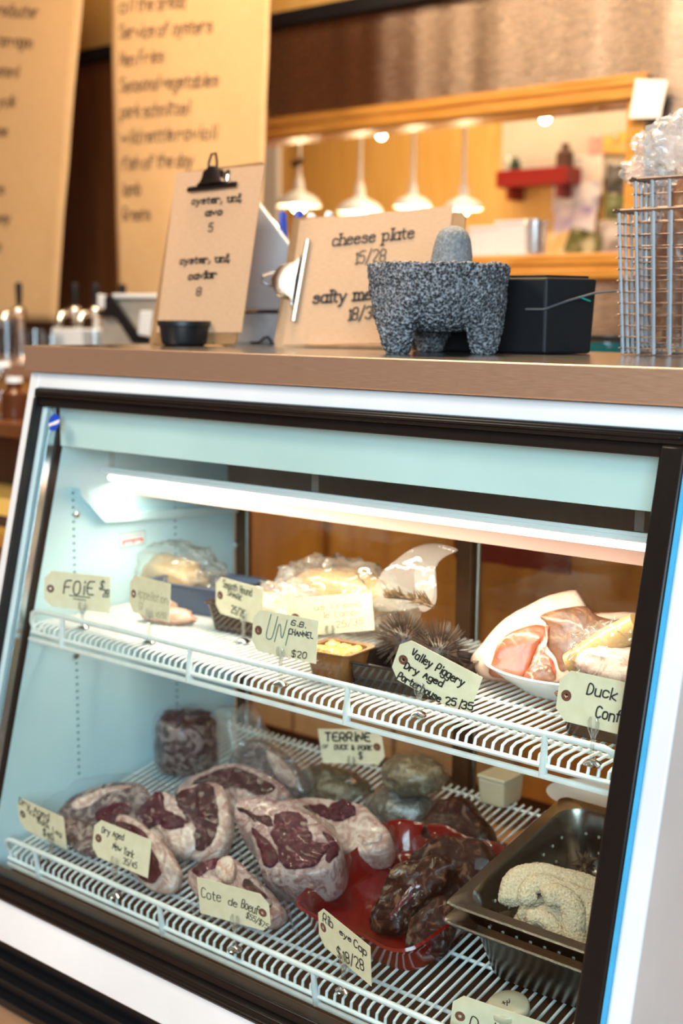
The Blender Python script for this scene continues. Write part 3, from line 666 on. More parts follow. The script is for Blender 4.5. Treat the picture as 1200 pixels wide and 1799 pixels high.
# pens in a cup, only their caps showing over the cheese board
PCX, PCY = .25, .50
cup = thing('pen_cup', 'white cup of pens standing behind the cheese clipboard', 'cup', (PCX, PCY, CZ))
cc = onY(512, 470, .50); cx_ = cc.x
G().lathe([(.002, 0), (.020, 0), (.024, .11), (.022, .11), (.018, .006), (.002, .006)], (cx_, .50, CZ), 24).build('cup_wall', WHITE, cup)
BLUE = mat('blue_pen_cap', (.02, .06, .42), .3)
for px, py, mm, lb in ((497, 372, BLUE, 'taller blue-capped marker behind the cheese clipboard'), (526, 369, BLUE, 'shorter blue-capped marker nearer the cheese menu top edge'), (548, 374, WHITE, 'white-capped marker over the cheese menu, nearer the blue caps'), (577, 371, WHITE, 'white-capped marker farther right over the cheese menu')):
    t_ = onY(px, py, .50); bot = Vector((cx_+(t_.x-cx_)*.2, .50+random.uniform(-.008, .008), CZ+.012)); t_.y = bot.y+.004
    mk = thing('marker_pen', lb, 'pen', bot, 'markers behind the cheese clipboard'); d = (t_-bot); L = d.length; d.normalize()
    G().tube([bot, bot+d*(L-.05)], .0065, 12).build('barrel', WHITE, mk)
    G().tube([bot+d*(L-.05), bot+d*(L-.004), bot+d*L], [.0085, .0078, .005], 12).build('cap', mm, mk)

# two nested wire baskets and the knotted bag
PALEWIRE = mat('pale_plated_wire', (.74, .82, .90), .25, .6, scale=30)
DKWIRE = mat('dark_plated_wire', (.22, .16, .13), .3, .8, scale=30)
def wire_basket(label, fl, w, d_, H, taper, nv, nh, z0):
    """fl = front left corner of the foot; runs w along x and d_ along y"""
    bk = thing('wire_basket', label, 'basket', Vector(fl), 'nested wire baskets at the right end')
    def P(u, v, z):
        k = taper*(z/H); return Vector((fl[0]-k+(w+2*k)*u, fl[1]-k+(d_+2*k)*v, fl[2]+z))
    loop = ((0, 0), (1, 0), (1, 1), (0, 1))
    g = G()
    for (a, b), (c, e) in zip(loop, loop[1:]+loop[:1]):
        for k in range(nv):
            t = k/nv; u, v = a+(c-a)*t, b+(e-b)*t; g.tube([P(u, v, 0), P(u, v, H)], .0027, 6)
    g.build('upright_wires', PALEWIRE, bk)
    g = G()
    for k in range(nh):
        z = .008+(H-.01)*k/nh; q = [P(u, v, z) for u, v in loop]; ov = .006
        for a, b in zip(q, q[1:]+q[:1]):
            e = (b-a).normalized()*ov; g.tube([a-e, b+e], .0010, 6)
    g.build('hoop_wires', DKWIRE, bk)
    g = G(); q = [P(u, v, H) for u, v in loop]
    for a, b in zip(q, q[1:]+q[:1]):
        e = (b-a).normalized()*.009; g.tube([a-e, b+e], .003, 8)
    g.build('rim_wire', DKWIRE, bk)
    g = G()
    for k in range(nv+1): g.tube([P(k/nv, 0, .001), P(k/nv, 1, .001)], .0016, 6)
    g.build('floor_wires', CHROME, bk)
    return bk
fl = onZ(1127, 623, CZ+.0015)
BX, BY = .900, .405
wire_basket('outer silver wire basket at the right end of the worktop', (BX, BY, CZ+.002), .20, .125, .205, .010, 8, 12, 0)
wire_basket('taller inner wire basket nested in the outer one, holding a bag', (BX+.016, BY+.016, CZ+.010), .168, .092, .242, .010, 7, 12, 0)
bag = thing('bread_bag', 'clear knotted plastic bag of brown loaves standing in the wire basket', 'bag', (BX+.10, BY+.08, CZ+.012))
LOAF = meatmat('brown_crust', (.16, .05, .02), (.34, .14, .06), (.52, .28, .15), 30, .62, .5, .1)
c0 = Vector((BX+.066, BY+.060, CZ+.013))
g = G().tube([c0+Vector((-.02, 0, .004)), c0+Vector((-.022, 0, .05)), c0+Vector((-.014, 0, .13)), c0+Vector((.004, .005, .215)), c0+Vector((.012, .006, .262))], [.026, .034, .036, .034, .014], 16); g.build('loaf', LOAF, bag)
g = G().tube([c0+Vector((.062, .03, .004)), c0+Vector((.066, .03, .06)), c0+Vector((.062, .03, .14)), c0+Vector((.05, .03, .21))], [.022, .03, .03, .012], 16); g.build('loaf', LOAF, bag)
kn = Vector(onY(1172, 262, BY+.06)); 
g = G(); rs = []
for z, rr in ((.002, .034), (.04, .042), (.10, .045), (.16, .044), (.21, .036), (.245, .016)):
    k = z/.245; ctr = c0.lerp(Vector((kn.x, kn.y, c0.z+.245)), k*k); ctr.z = c0.z+z; q = []
    for j in range(40):
        a = 2*math.pi*j/40; f = 1+.10*math.sin(a*7+z*30)+.08*noise.noise(Vector((a*2, z*40, 1))); q.append(ctr+Vector((math.cos(a)*rr*f, math.sin(a)*rr*f*.9, 0)))
    rs.append(q)
g.rings(rs); g.build('bag_film', BAGCLEAR, bag)
topz = c0.z+.245
def puff(ctr, rad, seed, rot=None):
    g = G().blob(ctr, rad, 44, 28, .40, 22, seed, rot); return g
k0 = Vector((kn.x, kn.y, topz))
puff(k0+Vector((-.035, -.005, .01)), (.034, .026, .020), 3).build('bag_ear', BAGW, bag)
puff(k0+Vector((.012, .0, .05)), (.046, .032, .040), 5).build('bag_ear', BAGW, bag)
puff(k0+Vector((-.03, .0, .045)), (.026, .02, .020), 8, Matrix.Rotation(.6, 3, 'Y')).build('bag_ear', BAGW, bag)
puff(k0, (.018, .018, .016), 9).build('bag_knot', BAGW, bag)
wc = thing('white_carton', 'low white carton inside the wire basket foot', 'carton', (BX+.1, BY+.09, CZ+.012))
for o_ in (): pass
G().box((BX+.150, BY+.055, CZ+.03), (.03, .06, .034)).build('carton_body', WHITE, wc, bevel=.002)

# teal bowl on the prep counter, tablet stand, taps, tumblers ------------------------------------------------
PC_Z = .975
pc = thing('prep_counter', 'orange wood staff counter with pale top behind the deli case', 'counter', (-1.2, 1.25, 0))
g = G().span((-3.3, 1.02, .08), (.9, 1.5, PC_Z-.04)); g.build('cabinet_body', CABWOOD, pc, bevel=.002)
span((-3.35, .99, PC_Z-.04), (.95, 1.54, PC_Z)).build('counter_top', STEEL, pc, bevel=.004)
DARKGAP = mat('dark_gap', (.03, .012, .005), .7)
for x0, x1, z0, z1, mm in ((-1.0, -.55, .34, .90, CABWOOD), (-.53, -.20, .34, .90, CABWOOD), (-.17, .24, .34, .90, CABWOOD), (.27, .70, .34, .90, CABWOOD)):
    d_ = span((x0, 1.0, z0), (x1, 1.018, z1)).build('cabinet_door', mm, pc, bevel=.003)
    g = G().tube([(x1-.04, .985, z1-.10), (x1-.04, .985, z1-.24)], .006, 8); sub(d_, g, 'door_handle', MATTE)
TAN = mat('tan_laminate', (.42, .30, .18), .5)
for x0, x1 in ((-.62, -.30), (-.29, .02), (.03, .36)):
    span((x0, 1.0, .09), (x1, 1.018, .30)).build('drawer', TAN, pc, bevel=.003)
red = thing('red_towel', 'red cloth hanging over the wooden staff counter edge', 'towel', (.35, 1.0, .7))
ra, rb = onY(800, 935, .978), onY(1000, 985, .978)
g = G(); rs = []
for k in range(13):
    x = ra.x+(rb.x-ra.x)*k/12; y = .976+.006*math.sin(k*1.7); rs.append([Vector((x, y, rb.z-.03)), Vector((x, y-.004, ra.z)), Vector((x, y+.002, ra.z+.004)), Vector((x, y+.008, rb.z-.03))])
g.rings(rs).build('cloth', mat('dark_red_cloth', (.22, .015, .012), .9, scale=120, bump=.2), red)
TEAL = mat('teal_glaze', (.01, .14, .16), .15, scale=12, coat=.5)
tb = onY(1070, 588, 1.2); tb.z = PC_Z
bo = thing('teal_bowl', 'glossy teal bowl with dark rim on the staff counter behind the basket', 'bowl', tb)
hz = onY(1070, 590, 1.2).z-PC_Z
G().lathe([(.002, 0), (.055, 0), (.072, .02), (.078, hz-.02), (.077, hz-.012), (.070, hz-.012), (.05, .012), (.002, .01)], tb, 40).build('bowl_wall', TEAL, bo)
G().lathe([(.077, hz-.013), (.080, hz-.008), (.080, hz), (.072, hz), (.070, hz-.012)], tb, 40, loop=True).build('bowl_rim', mat('dark_rim', (.02, .03, .035), .25), bo)
# tablet on a stand
ty = 1.08
ts = thing('tablet_stand', 'tilted white tablet on a black bent stand behind the left end of the worktop', 'tablet', (onY(215, 600, ty).x, ty, PC_Z))
def px_prism(pts, y0, y1):
    return G().rings([[Vector((onY(x, y, y0).x-(yy-y0)*.95, yy, onY(x, y, y0).z)) for x, y in pts] for yy in (y0, y1)])
px_prism([(196, 516), (276, 516), (276, 524), (200, 524)], ty-.03, ty+.10).build('tablet_edge', WHITE, ts, bevel=.003, smooth_=False)
px_prism([(200, 524), (276, 524), (276, 640), (180, 640), (178, 556), (206, 556)], ty-.01, ty+.09).build('tablet_case', mat('beige_plastic', (.52, .44, .34), .5), ts, bevel=.003, smooth_=False)
px_prism([(184, 520), (196, 520), (246, 590), (262, 592), (262, 603), (232, 603), (204, 560), (196, 556), (172, 556), (171, 545), (184, 545)], ty-.045, ty-.012).build('stand_arm', MATTE, ts, bevel=.003, smooth_=False)
px_prism([(246, 546), (268, 546), (264, 592), (242, 588)], ty-.06, ty-.045).build('card_reader', WHITE, ts, bevel=.003, smooth_=False)
px_prism([(171, 516), (186, 518), (186, 543), (171, 540)], ty-.03, ty+.0).build('stand_cap', WHITE, ts, bevel=.003, smooth_=False)
# beer taps
for px, top_, lb in ((36, 497, 'chrome beer tap with black handle, leftmost by the hanging menu'), (135, 497, 'chrome beer tap with black handle before the dark wood panel'), (171, 497, 'chrome beer tap beside the white tablet corner'), (218, 500, 'beer tap whose black handle tip shows above the tablet')):
    b0 = onY(px, 545, 1.25); X = b0.x
    tp = thing('beer_tap', lb, 'tap', (X, 1.25, PC_Z), 'beer taps on the bar'); z1 = onY(px, top_, 1.25).z; zf = onY(px, 548, 1.25).z
    G().lathe([(.03, 0), (.032, .006), (.018, .012), (.016, zf-PC_Z-.02), (.02, zf-PC_Z-.01), (.002, zf-PC_Z-.008)], (X, 1.25, PC_Z), 20).build('column', CHROME, tp)
    g = G().blob((X, 1.245, zf), (.02, .024, .022), 20, 12); g.tube([(X, 1.24, zf), (X, 1.19, zf-.008), (X, 1.17, zf-.05)], [.014, .012, .009], 12); g.build('faucet', CHROME, tp)
    G().lathe([(.006, 0), (.009, .012), (.011, .05), (.012, z1-zf-.025), (.009, z1-zf-.018), (.002, z1-zf-.016)], (X, 1.245, zf+.018), 16).build('handle', MATTE, tp)
# tumblers and a drip tray
for px, py, h, lb in ((12, 640, .13, 'clear tumbler at the far left end of the staff counter'), (60, 590, .10, 'clear tumbler just left of the worktop corner'), (90, 590, .085, 'low clear glass over the worktop left corner'), (165, 585, .10, 'clear glass next to the tablet stand')):
    X = onY(px, py, 1.12).x; tm = thing('tumbler', lb, 'glass', (X, 1.12, PC_Z), 'tumblers on the staff counter')
    G().lathe([(.002, 0), (.028, 0), (.034, h), (.031, h), (.026, .008), (.002, .008)], (X, 1.12, PC_Z), 24).build('glass_wall', TUMBLER, tm)
dt = thing('drip_tray', 'long white drip tray under the beer taps', 'tray', (onY(120, 585, 1.2).x, 1.2, PC_Z))
a, b_ = onY(90, 590, 1.15), onY(180, 590, 1.15)
span((a.x, 1.15, PC_Z), (b_.x, 1.24, onY(130, 577, 1.15).z)).build('tray_body', WHITE, dt, bevel=.004)
# left side: small shelf of plates and papers seen past the case's end
sh = thing('side_shelf', 'dark wooden shelf past the left end of the deli case', 'shelf', (-.85, .55, 0))
zt = onY(0, 735, .5).z
for z in (zt, zt-.30): span((-1.25, .42, z-.03), (-.52, .70, z)).build('shelf_board', DKWOOD, sh, bevel=.002)
span((-1.25, .68, 0), (-.52, .70, zt)).build('shelf_back', DKWOOD, sh)
for x in (-1.25, -.54): span((x, .42, 0), (x+.02, .70, zt-.03)).build('shelf_side', DKWOOD, sh)
yz = zt-.30
for k, (hh, mm, lb) in enumerate(((.030, CABWOOD, 'brown box at the bottom of the stack on the side shelf'), (.022, mat('ochre_card', (.55, .30, .05), .6), 'ochre card box in the middle of the side shelf stack'), (.026, mat('dark_card', (.06, .03, .02), .6), 'dark box second from the top of the side shelf stack'), (.042, mat('yellow_card', (.85, .55, .14), .6), 'yellow box topmost on the side shelf stack'))):
    props(span((-1.05+.01*k, .45, yz+.0005), (-.62-.008*k, .62, yz+hh)).build('storage_box', mm, bevel=.003), lb, 'box', 'boxes on the side shelf'); yz += hh
for px, h, mm, lb in ((6, .12, TUMBLER, 'clear bottle on the side shelf at the picture edge'), (26, .085, mat('brown_bottle_glass', (.10, .03, .01), .15), 'brown jar on the side shelf next to the case')):
    X = onY(px, 700, .52).x; jb = thing('jar', lb, 'jar', (X, .52, zt), 'jars on the side shelf')
    G().lathe([(.002, 0), (.03, 0), (.032, .01), (.032, h*.7), (.018, h*.85), (.018, h), (.002, h)], (X, .52, zt), 24).build('jar_body', mm, jb)
    G().lathe([(.002, h), (.020, h), (.020, h+.014), (.002, h+.014)], (X, .52, zt), 20).build('jar_lid', WHITE, jb)

# ------------------------------------------------------------------ hanging kraft menus
MENUINK = mat('faded_brown_ink', (.11, .055, .035), .8)
def hanging_menu(label, y, pxs, lines, seed, hpx, lw, curl):
    m_ = thing('hanging_menu', label, 'menu', onY(*pxs[0], y), 'kraft menus on the wall')
    Mm = Matrix.Translation((0, y, 0)); Q = [loc_on(Mm, p) for p in pxs]       # TL TR BR BL
    def P(u, v, o=0):
        p = (Q[0]*(1-u)+Q[1]*u)*(1-v)+(Q[3]*(1-u)+Q[2]*u)*v
        yy = y+.012*math.sin(u*6+seed)*v+curl*(v**2)*(u-.5)+.004*noise.noise(Vector((u*5, v*6, seed)))
        return Vector((p.x, yy+o, p.y))
    nx, nz = 24, 40; vs = [P(i/nx, j/nz) for j in range(nz+1) for i in range(nx+1)]
    fs = [(j*(nx+1)+i, j*(nx+1)+i+1, (j+1)*(nx+1)+i+1, (j+1)*(nx+1)+i) for j in range(nz) for i in range(nx)]
    sheet = G().add(vs, fs).build('paper_sheet', MENU, m_, solid=.0012)
    span((Q[0].x-.03, y-.012, Q[0].y-.01), (Q[1].x+.03, y+.012, Q[0].y+.02)).build('hanging_bar', DKWOOD, m_, bevel=.003)
    g = G(); W = (Q[1]-Q[0]).length; sm = G()
    words = []
    for u0, v, text in lines:
        u = u0
        for wd in text.split(' '):
            if wd: words.append((u, v, wd))
            u += (len(wd)+1)*.0235/W
    for u0, v, text in words:
        tmp = G(); Mi = Matrix.Identity(4); lettering(tmp, Mi, text, (0, 0), (len(text)*.0235, 0), hpx, lw, .12, False, .5, local=True)
        for f in range(len(tmp.v)):
            p = tmp.v[f]; w_ = (Q[1]-Q[0])*(1-v)+(Q[2]-Q[3])*v; hh = (Q[3]-Q[0]).length
            tmp.v[f] = P(u0+p.x/w_.length, v-p.z/hh, -.0025)
        sub(sheet, tmp, 'handwriting', MENUINK)
LM = [('Smoked trout', 'toast dill'), ('House pickles', 'and olives'), ('Warm bread', 'cultured butter'), ('Roasted beets', 'in tarragon'), ('Pork rillettes', 'mustard'), ('Steak tartare', 'egg yolk'), ('Chicken liver', 'mousse'), ('Grilled lamb', 'mint'), ('Braised greens', 'beans'), ('Local cheese', 'and honey'), ('Olive oil cake', 'cream')]
hanging_menu('kraft paper menu hanging at the far left, handwritten in columns', 1.5, [(-210, -170), (160, -150), (84, 566), (-200, 555)], [(.30, .10+.072*k, a+'  '+b) for k, (a, b) in enumerate(LM)], 1, .042, .005, .06)
RM = ['all the bread', 'Service of oysters', 'Hen Fries', 'Seasonal vegetables', 'pork schnitzel', 'wild nettle ravioli', 'fish of the day', 'lamb', 'Greens']
hanging_menu('wide kraft paper menu hanging behind the oyster clipboard, faintly handwritten', 1.45, [(192, -160), (482, -190), (452, 570), (199, 575)], [(.06, .24+.062*k, t) for k, t in enumerate(RM)], 2, .040, .0042, -.03)

# ------------------------------------------------------------------ things in and on the pass-through
note = thing('paper_note', 'white note taped to the oak frame top right corner', 'note', onY(1140, 170, WY-.04))
Mn = Matrix.Translation((0, WY-.048, 0)); G().plate(outl(Mn, [(1117, 138), (1173, 141), (1160, 207), (1105, 208)]), Mn, .001).build('note_sheet', mat('note_paper', (.86, .82, .76), .8), note, smooth_=False)
ENA = mat('white_shade_enamel', (.80, .80, .78), .3, coat=.3); BULB = emis('warm_bulb', (1, .80, .45), 22)
for px, yb, lb in ((525, 362, 'white pendant lamp nearest the hanging menu'), (632, 374, 'second white pendant lamp from the hanging menu'), (725, 364, 'third white pendant lamp from the hanging menu'), (814, 368, 'fourth white pendant lamp, nearest the red shelf')):
    Y = 2.62; c = onY(px, yb, Y); s = .94 if px < 700 else .74
    pl = thing('pendant_lamp', lb, 'lamp', c, 'pendant lamps in the kitchen')
    G().lathe([(.094*s, 0), (.097*s, .003), (.088*s, .022*s), (.066*s, .042*s), (.036*s, .056*s), (.024*s, .064*s), (.021*s, .10*s), (.014*s, .115*s), (.012, .125*s), (.010, .12*s), (.018*s, .06*s), (.06*s, .036*s), (.085*s, .010*s)], c, 32, loop=True).build('lamp_shade', ENA, pl)
    G().tube([c+Vector((0, 0, .12*s)), Vector((c.x, c.y, 2.99))], .0085, 10).build('stem', ENA, pl)
    G().lathe([(.04, 2.985), (.045, 2.999)], (c.x, c.y, 0), 16).build('ceiling_rose', ENA, pl)
    G().blob(c+Vector((0, 0, .004)), (.032*s, .032*s, .034*s), 16, 10).build('bulb', BULB, pl)
    light('pendant_light', 'POINT', c-Vector((0, 0, .045)), 1.5, (1, .72, .38), .03)
for px, py, lb in ((670, 237, 'small glowing bulb under the oak frame between two pendants'), (958, 208, 'small glowing bulb before the white kitchen board')):
    c = onY(px, py, 2.3); sb = thing('spot_lamp', lb, 'lamp', c, 'small ceiling bulbs'); G().blob(c, (.017, .017, .017), 16, 10).build('bulb', emis('spot_bulb', (1, .86, .6), 14) if 'spot_bulb' not in bpy.data.materials else bpy.data.materials['spot_bulb'], sb)
    G().tube([c+Vector((0, 0, .014)), Vector((c.x, c.y, 2.99))], .003, 6).build('cord', MATTE, sb)
RED = mat('red_shelf_paint', (.26, .010, .008), .4)
a, b_ = onY(876, 301, KY-.12), onY(1000, 322, KY-.12)
rsx = thing('red_shelf', 'red painted shelf on the kitchen wall under the white board', 'shelf', (a.x, KY-.06, b_.z))
span((a.x, KY-.14, b_.z), (b_.x, KY-.021, a.z)).build('shelf_box', RED, rsx, bevel=.003)
for x in (a.x+.04, b_.x-.06): span((x, KY-.12, b_.z-.05), (x+.02, KY-.021, b_.z)).build('bracket', RED, rsx)
for px, py, h, mm, lb in ((893, 301, .075, TUMBLER, 'small clear bottle at the left end of the red shelf'), (905, 301, .055, mat('dark_green_glass', (.02, .06, .04), .15), 'short dark bottle on the red shelf'), (992, 301, .09, mat('brown_tin', (.10, .045, .03), .4), 'dark brown tin on the red shelf beside the pinned papers')):
    q = onY(px, py, KY-.09); bt = thing('bottle', lb, 'bottle', (q.x, q.y, a.z), 'bottles on the red shelf'); r_ = .022 if px < 950 else .035
    G().lathe([(.002, 0), (r_, 0), (r_, h*.6), (r_*.45, h*.78), (r_*.45, h), (.002, h)], (q.x, q.y, a.z), 18).build('bottle_body', mm, bt)
# papers and photographs pinned to the kitchen wall
def pic(label, pts, cols, name='pinned_photo', cat='photo', sc=9, k=0):
    mm = mat('print_%d' % len(bpy.data.materials), [(p_, tuple(v**1.35*.95 for v in k_)) for p_, k_ in cols], .6, scale=sc, detail=2)
    Mp = Matrix.Translation((0, KY-.03-.004*k, 0)); t = thing(name, label, cat, onY(*pts[3], KY-.03), 'papers pinned in the kitchen')
    G().plate(outl(Mp, pts), Mp, .0015).build('print_sheet', mm, t, smooth_=False)
    c = sum((Vector(p) for p in pts), Vector((0, 0)))/4; q = loc_on(Mp, (c.x, pts[0][1]+3)); G().blob((q.x, KY-.033-.004*k, q.y), (.006, .004, .006), 10, 8).build('pin', CHROME, t)
WP = (.80, .76, .72)
pic('large white sheet pinned topmost left of the photo strip', [(978, 274), (1060, 272), (1058, 342), (976, 342)], [(.4, (.86, .80, .74)), (.7, (.74, .62, .58))], 'pinned_paper', 'paper', 12)
pic('white lined sheet pinned under the topmost sheet', [(972, 322), (1054, 318), (1050, 372), (970, 374)], [(.45, (.84, .82, .86)), (.65, (.52, .5, .62))], 'pinned_paper', 'paper', 16, 1)
pic('white and violet sheet pinned third down', [(974, 364), (1048, 362), (1044, 408), (972, 410)], [(.4, (.45, .36, .62)), (.6, (.85, .8, .85))], 'pinned_paper', 'paper', 8, 2)
pic('pink picture pinned above the white sheets', [(1034, 240), (1062, 236), (1062, 272), (1034, 274)], [(.4, (.80, .42, .38)), (.6, (.85, .6, .55))], sc=7)
pic('pink food picture pinned beside the oak frame', [(1060, 238), (1106, 230), (1106, 270), (1060, 268)], [(.35, (.75, .25, .28)), (.5, (.80, .62, .15)), (.65, (.85, .45, .45))], sc=10, k=1)
pic('dark blue portrait photo, topmost of the photo strip', [(1066, 288), (1100, 288), (1098, 340), (1064, 338)], [(.4, (.03, .04, .06)), (.55, (.25, .22, .2)), (.7, (.45, .60, .75))], sc=10)
pic('portrait photo in the middle of the photo strip', [(1064, 340), (1098, 342), (1096, 388), (1062, 384)], [(.4, (.04, .06, .04)), (.55, (.30, .33, .15)), (.7, (.7, .72, .75))], sc=11, k=1)
pic('pale photo at the bottom of the photo strip', [(1052, 388), (1096, 388), (1092, 450), (1054, 450)], [(.4, (.18, .08, .08)), (.55, (.75, .7, .7)), (.7, (.85, .84, .84))], sc=7, k=2)
pic('dark green picture tilted over the lower papers', [(1004, 398), (1058, 412), (1050, 462), (988, 440)], [(.4, (.05, .05, .02)), (.55, (.22, .22, .07)), (.68, (.65, .6, .45))], sc=12, k=4)
pic('orange and white picture left of the dark green one', [(960, 412), (1004, 404), (996, 444), (954, 448)], [(.4, (.8, .45, .12)), (.6, (.88, .75, .5))], sc=8, k=3)
# white tubs and a tumbler on the pass-through sill
for x0, x1, y0, y1, lb in ((822, 872, 398, 452, 'white food tub on the sill beside the fourth pendant'), (870, 932, 388, 452, 'taller white food tub on the sill left of the glass')):
    a, b_ = onY(x0, y0, 2.12), onY(x1, y1, 2.12); tt = thing('food_tub', lb, 'tub', ((a.x+b_.x)/2, 2.17, WZ0+.075), 'white tubs on the sill')
    c = Vector(((a.x+b_.x)/2, 2.17, 1.2)); w_ = (b_.x-a.x)/2; zt_ = a.z
    G().rings([[c+Vector((sx*w_*k, sy*.05*k, z-1.2)) for sx, sy in ((-1, -1), (1, -1), (1, 1), (-1, 1))] for z, k in ((WZ0+.0, .86), (zt_-.012, .97))]).build('tub_body', WHITE, tt, bevel=.004, smooth_=False)
    G().box((c.x, c.y, zt_-.006), (w_*2.06, .104, .012)).build('tub_lid', WHITE, tt, bevel=.003)
sil = struct(span((WX0, WY+.1, WZ0-.04), (WX1, 2.35, WZ0)), 'trim_3', OAK)
q = onY(938, 470, 1.93); tm = thing('tumbler', 'tall clear glass standing on the oak frame bottom rail', 'glass', (q.x, 1.93, WZ0+.075))
G().lathe([(.002, 0), (.024, 0), (.029, .10), (.0265, .10), (.022, .008), (.002, .008)], (q.x, 1.93, WZ0+.0755), 24).build('glass_wall', TUMBLER, tm)
bd = thing('hanging_ornament', 'small dark bronze ornament hanging over the first pendant lamp', 'ornament', onY(524, 284, 2.55))
q = onY(524, 286, 2.55); g = G().blob(q, (.03, .014, .012), 18, 10, rot=Matrix.Rotation(-.5, 3, 'Y')); g.blob(q+Vector((-.026, 0, .0)), (.012, .01, .012), 12, 8); g.build('ornament_body', mat('dark_bronze', (.10, .07, .06), .35, .8), bd)
G().tube([q, Vector((q.x, q.y, 2.99))], .002, 6).build('hanging_wire', MATTE, bd)

# ================================================================== PRICE TAGS on little clear clips
TAGW, TAGH = .12, .06
# x, y, z of the card centre, then yaw, lean, roll (degrees), hole side, clip foot pixel, surface, label, ink lines (text, baseline ends, cap height, width)
def ink(t, a, b, h, w=.0011, m=None, sl=.12): return (t, a, b, h, w, m or INK, sl)
TAGS = [
 ((.174, -.037, .679), (25.2, 1.6, 2.1), -1, (145, 1100), flat, 'manila tag reading FOIE on the upper shelf', .12,
  [ink('FOiE', (112, 1042), (164, 1045), 23, .0019), ink('$', (174, 1034), (180, 1036), 15, .0013), ink('28', (180, 1048), (191, 1049), 13, .0015), ink('-', (118, 1048), (154, 1052), 8, .0014), ink('-', (126, 1054), (148, 1057), 8, .0012)]),
 ((.311, -.003, .683), (-9.9, 4.1, -1.5), -1, (262, 1113), flat, 'manila tag with faded unreadable writing, second along the upper shelf', .12,
  [ink('Appellation', (242, 1048), (294, 1062), 16, .0008, FADED), ink('g', (244, 1066), (250, 1068), 12, .0008, FADED), ink('45/50', (274, 1084), (292, 1087), 10, .0008, FADED)]),
 ((.409, .097, .677), (-6.2, 0, 1.1), -1, (428, 1105), flat, 'manila tag reading Smooth Hound Shark before the black tray', .12,
  [ink('Smooth Hound', (392, 1031), (442, 1048), 13, .0012), ink('SHARK', (400, 1045), (424, 1056), 10, .0012), ink('25/35', (406, 1075), (430, 1085), 13, .0014)]),
 ((.636, -.044, .684), (2.3, 5.1, .15), -1, (492, 1194), flat, 'manila tag reading UNi in tall green letters', .12,
  [ink('UNi', (466, 1122), (502, 1134), 44, .0011, GREENINK, .2), ink('S.B.', (512, 1098), (537, 1103), 9, .0012), ink('CHANNEL', (507, 1114), (550, 1122), 10, .0012), ink('$20', (512, 1153), (538, 1157), 11, .0012)]),
 ((.600, .096, .684), (40.2, -6, -5.6), -1, (577, 1112), flat, 'overexposed white tag reading Creek Lamb behind the UNi tag', .13,
  [ink('us Creek,', (552, 1072), (636, 1064), 10, .0008, FADED), ink('le Lamb', (568, 1086), (624, 1080), 11, .0008, FADED), ink('25/35', (590, 1103), (638, 1096), 11, .0009, FADED)]),
 ((.897, -.047, .675), (12.1, -4, 20.2), -1, (733, 1254), flat, 'steeply tilted manila tag reading Dry Aged Porterhouse', .12,
  [ink('Valley Piggery', (721, 1152), (812, 1206), 15, .0017), ink('Dry Aged', (710, 1174), (776, 1206), 12, .0018), ink('Porterhouse', (698, 1191), (772, 1233), 13, .0018), ink('25', (782, 1236), (800, 1240), 13, .0018), ink('|', (803, 1245), (806, 1246), 15, .0015), ink('35', (811, 1244), (830, 1247), 13, .0018)]),
 ((1.131, -.041, .685), (1.9, 9.5, 1.3), -1, (1042, 1312), flat, 'manila tag reading Duck Confit at the right end of the upper shelf', .12,
  [ink('Duck', (1031, 1219), (1082, 1230), 20, .0016), ink('Confit', (1046, 1260), (1106, 1273), 20, .0017)]),
 ((.504, .265, .416), (13.8, -3, -8.2), 1, (617, 1370), None, 'manila tag reading TERRINE of duck and pork', .12,
  [ink('TERRiNE', (572, 1301), (650, 1302), 14, .0026), ink('OF', (567, 1314), (577, 1314), 6, .0011), ink('DUCK & PORK', (588, 1316), (653, 1318), 8, .0017), ink('$', (631, 1333), (637, 1333), 11, .0018)]),
 ((.141, -.094, .295), (1.9, -9, 3.9), -1, (89, 1503), deck, 'shaded manila tag reading Dry Aged at the left end of the lower shelf', .12,
  [ink('Dry Aged', (34, 1412), (86, 1441), 12, .0014), ink('Kind of', (52, 1430), (86, 1450), 8, .0011), ink('Back Leg', (66, 1444), (108, 1470), 8, .0012), ink('$45', (76, 1466), (94, 1476), 11, .0016)]),
 ((.350, -.102, .313), (6.4, 4.5, 4.4), -1, (202, 1547), deck, 'manila tag reading Dry Aged New York', .12,
  [ink('Dry Aged', (179, 1462), (217, 1476), 11, .0012), ink('New York', (198, 1490), (234, 1508), 13, .0012), ink('35/45', (216, 1517), (240, 1526), 11, .0011)]),
 ((.603, -.112, .302), (12.5, -10, 1.3), 1, (412, 1638), deck, 'manila tag reading Cote de Boeuf below the big rib steak', .12,
  [ink('Cote', (354, 1575), (388, 1585), 17, .0012), ink('de', (401, 1588), (416, 1594), 13, .0012), ink('Boeuf', (424, 1594), (454, 1607), 16, .0012), ink('$55/$75', (432, 1611), (470, 1632), 10, .0010)]),
 ((.796, -.100, .302), (-14.6, -7, 6.0), -1, (604, 1722), deck, 'manila tag reading Rib eye Cap before the red dish', .12,
  [ink('Rib', (568, 1618), (585, 1631), 15, .0016), ink('eye', (597, 1640), (617, 1655), 9, .0015), ink('Cap', (622, 1662), (644, 1680), 13, .0016), ink('$18/28', (594, 1682), (640, 1706), 17, .0017)]),
 ((1.021, -.075, .257), (16.4, -5, 6.7), -1, (905, 1835), deck, 'manila tag cut by the lower picture edge before the round pot', .12,
  [ink('Dal', (824, 1808), (866, 1820), 24, .0014)]),
]
CLEARP = clear('clear_plastic_clip', (.95, .96, .96), 1.5, .05, base=.08, gain=2.0)
clip0 = None
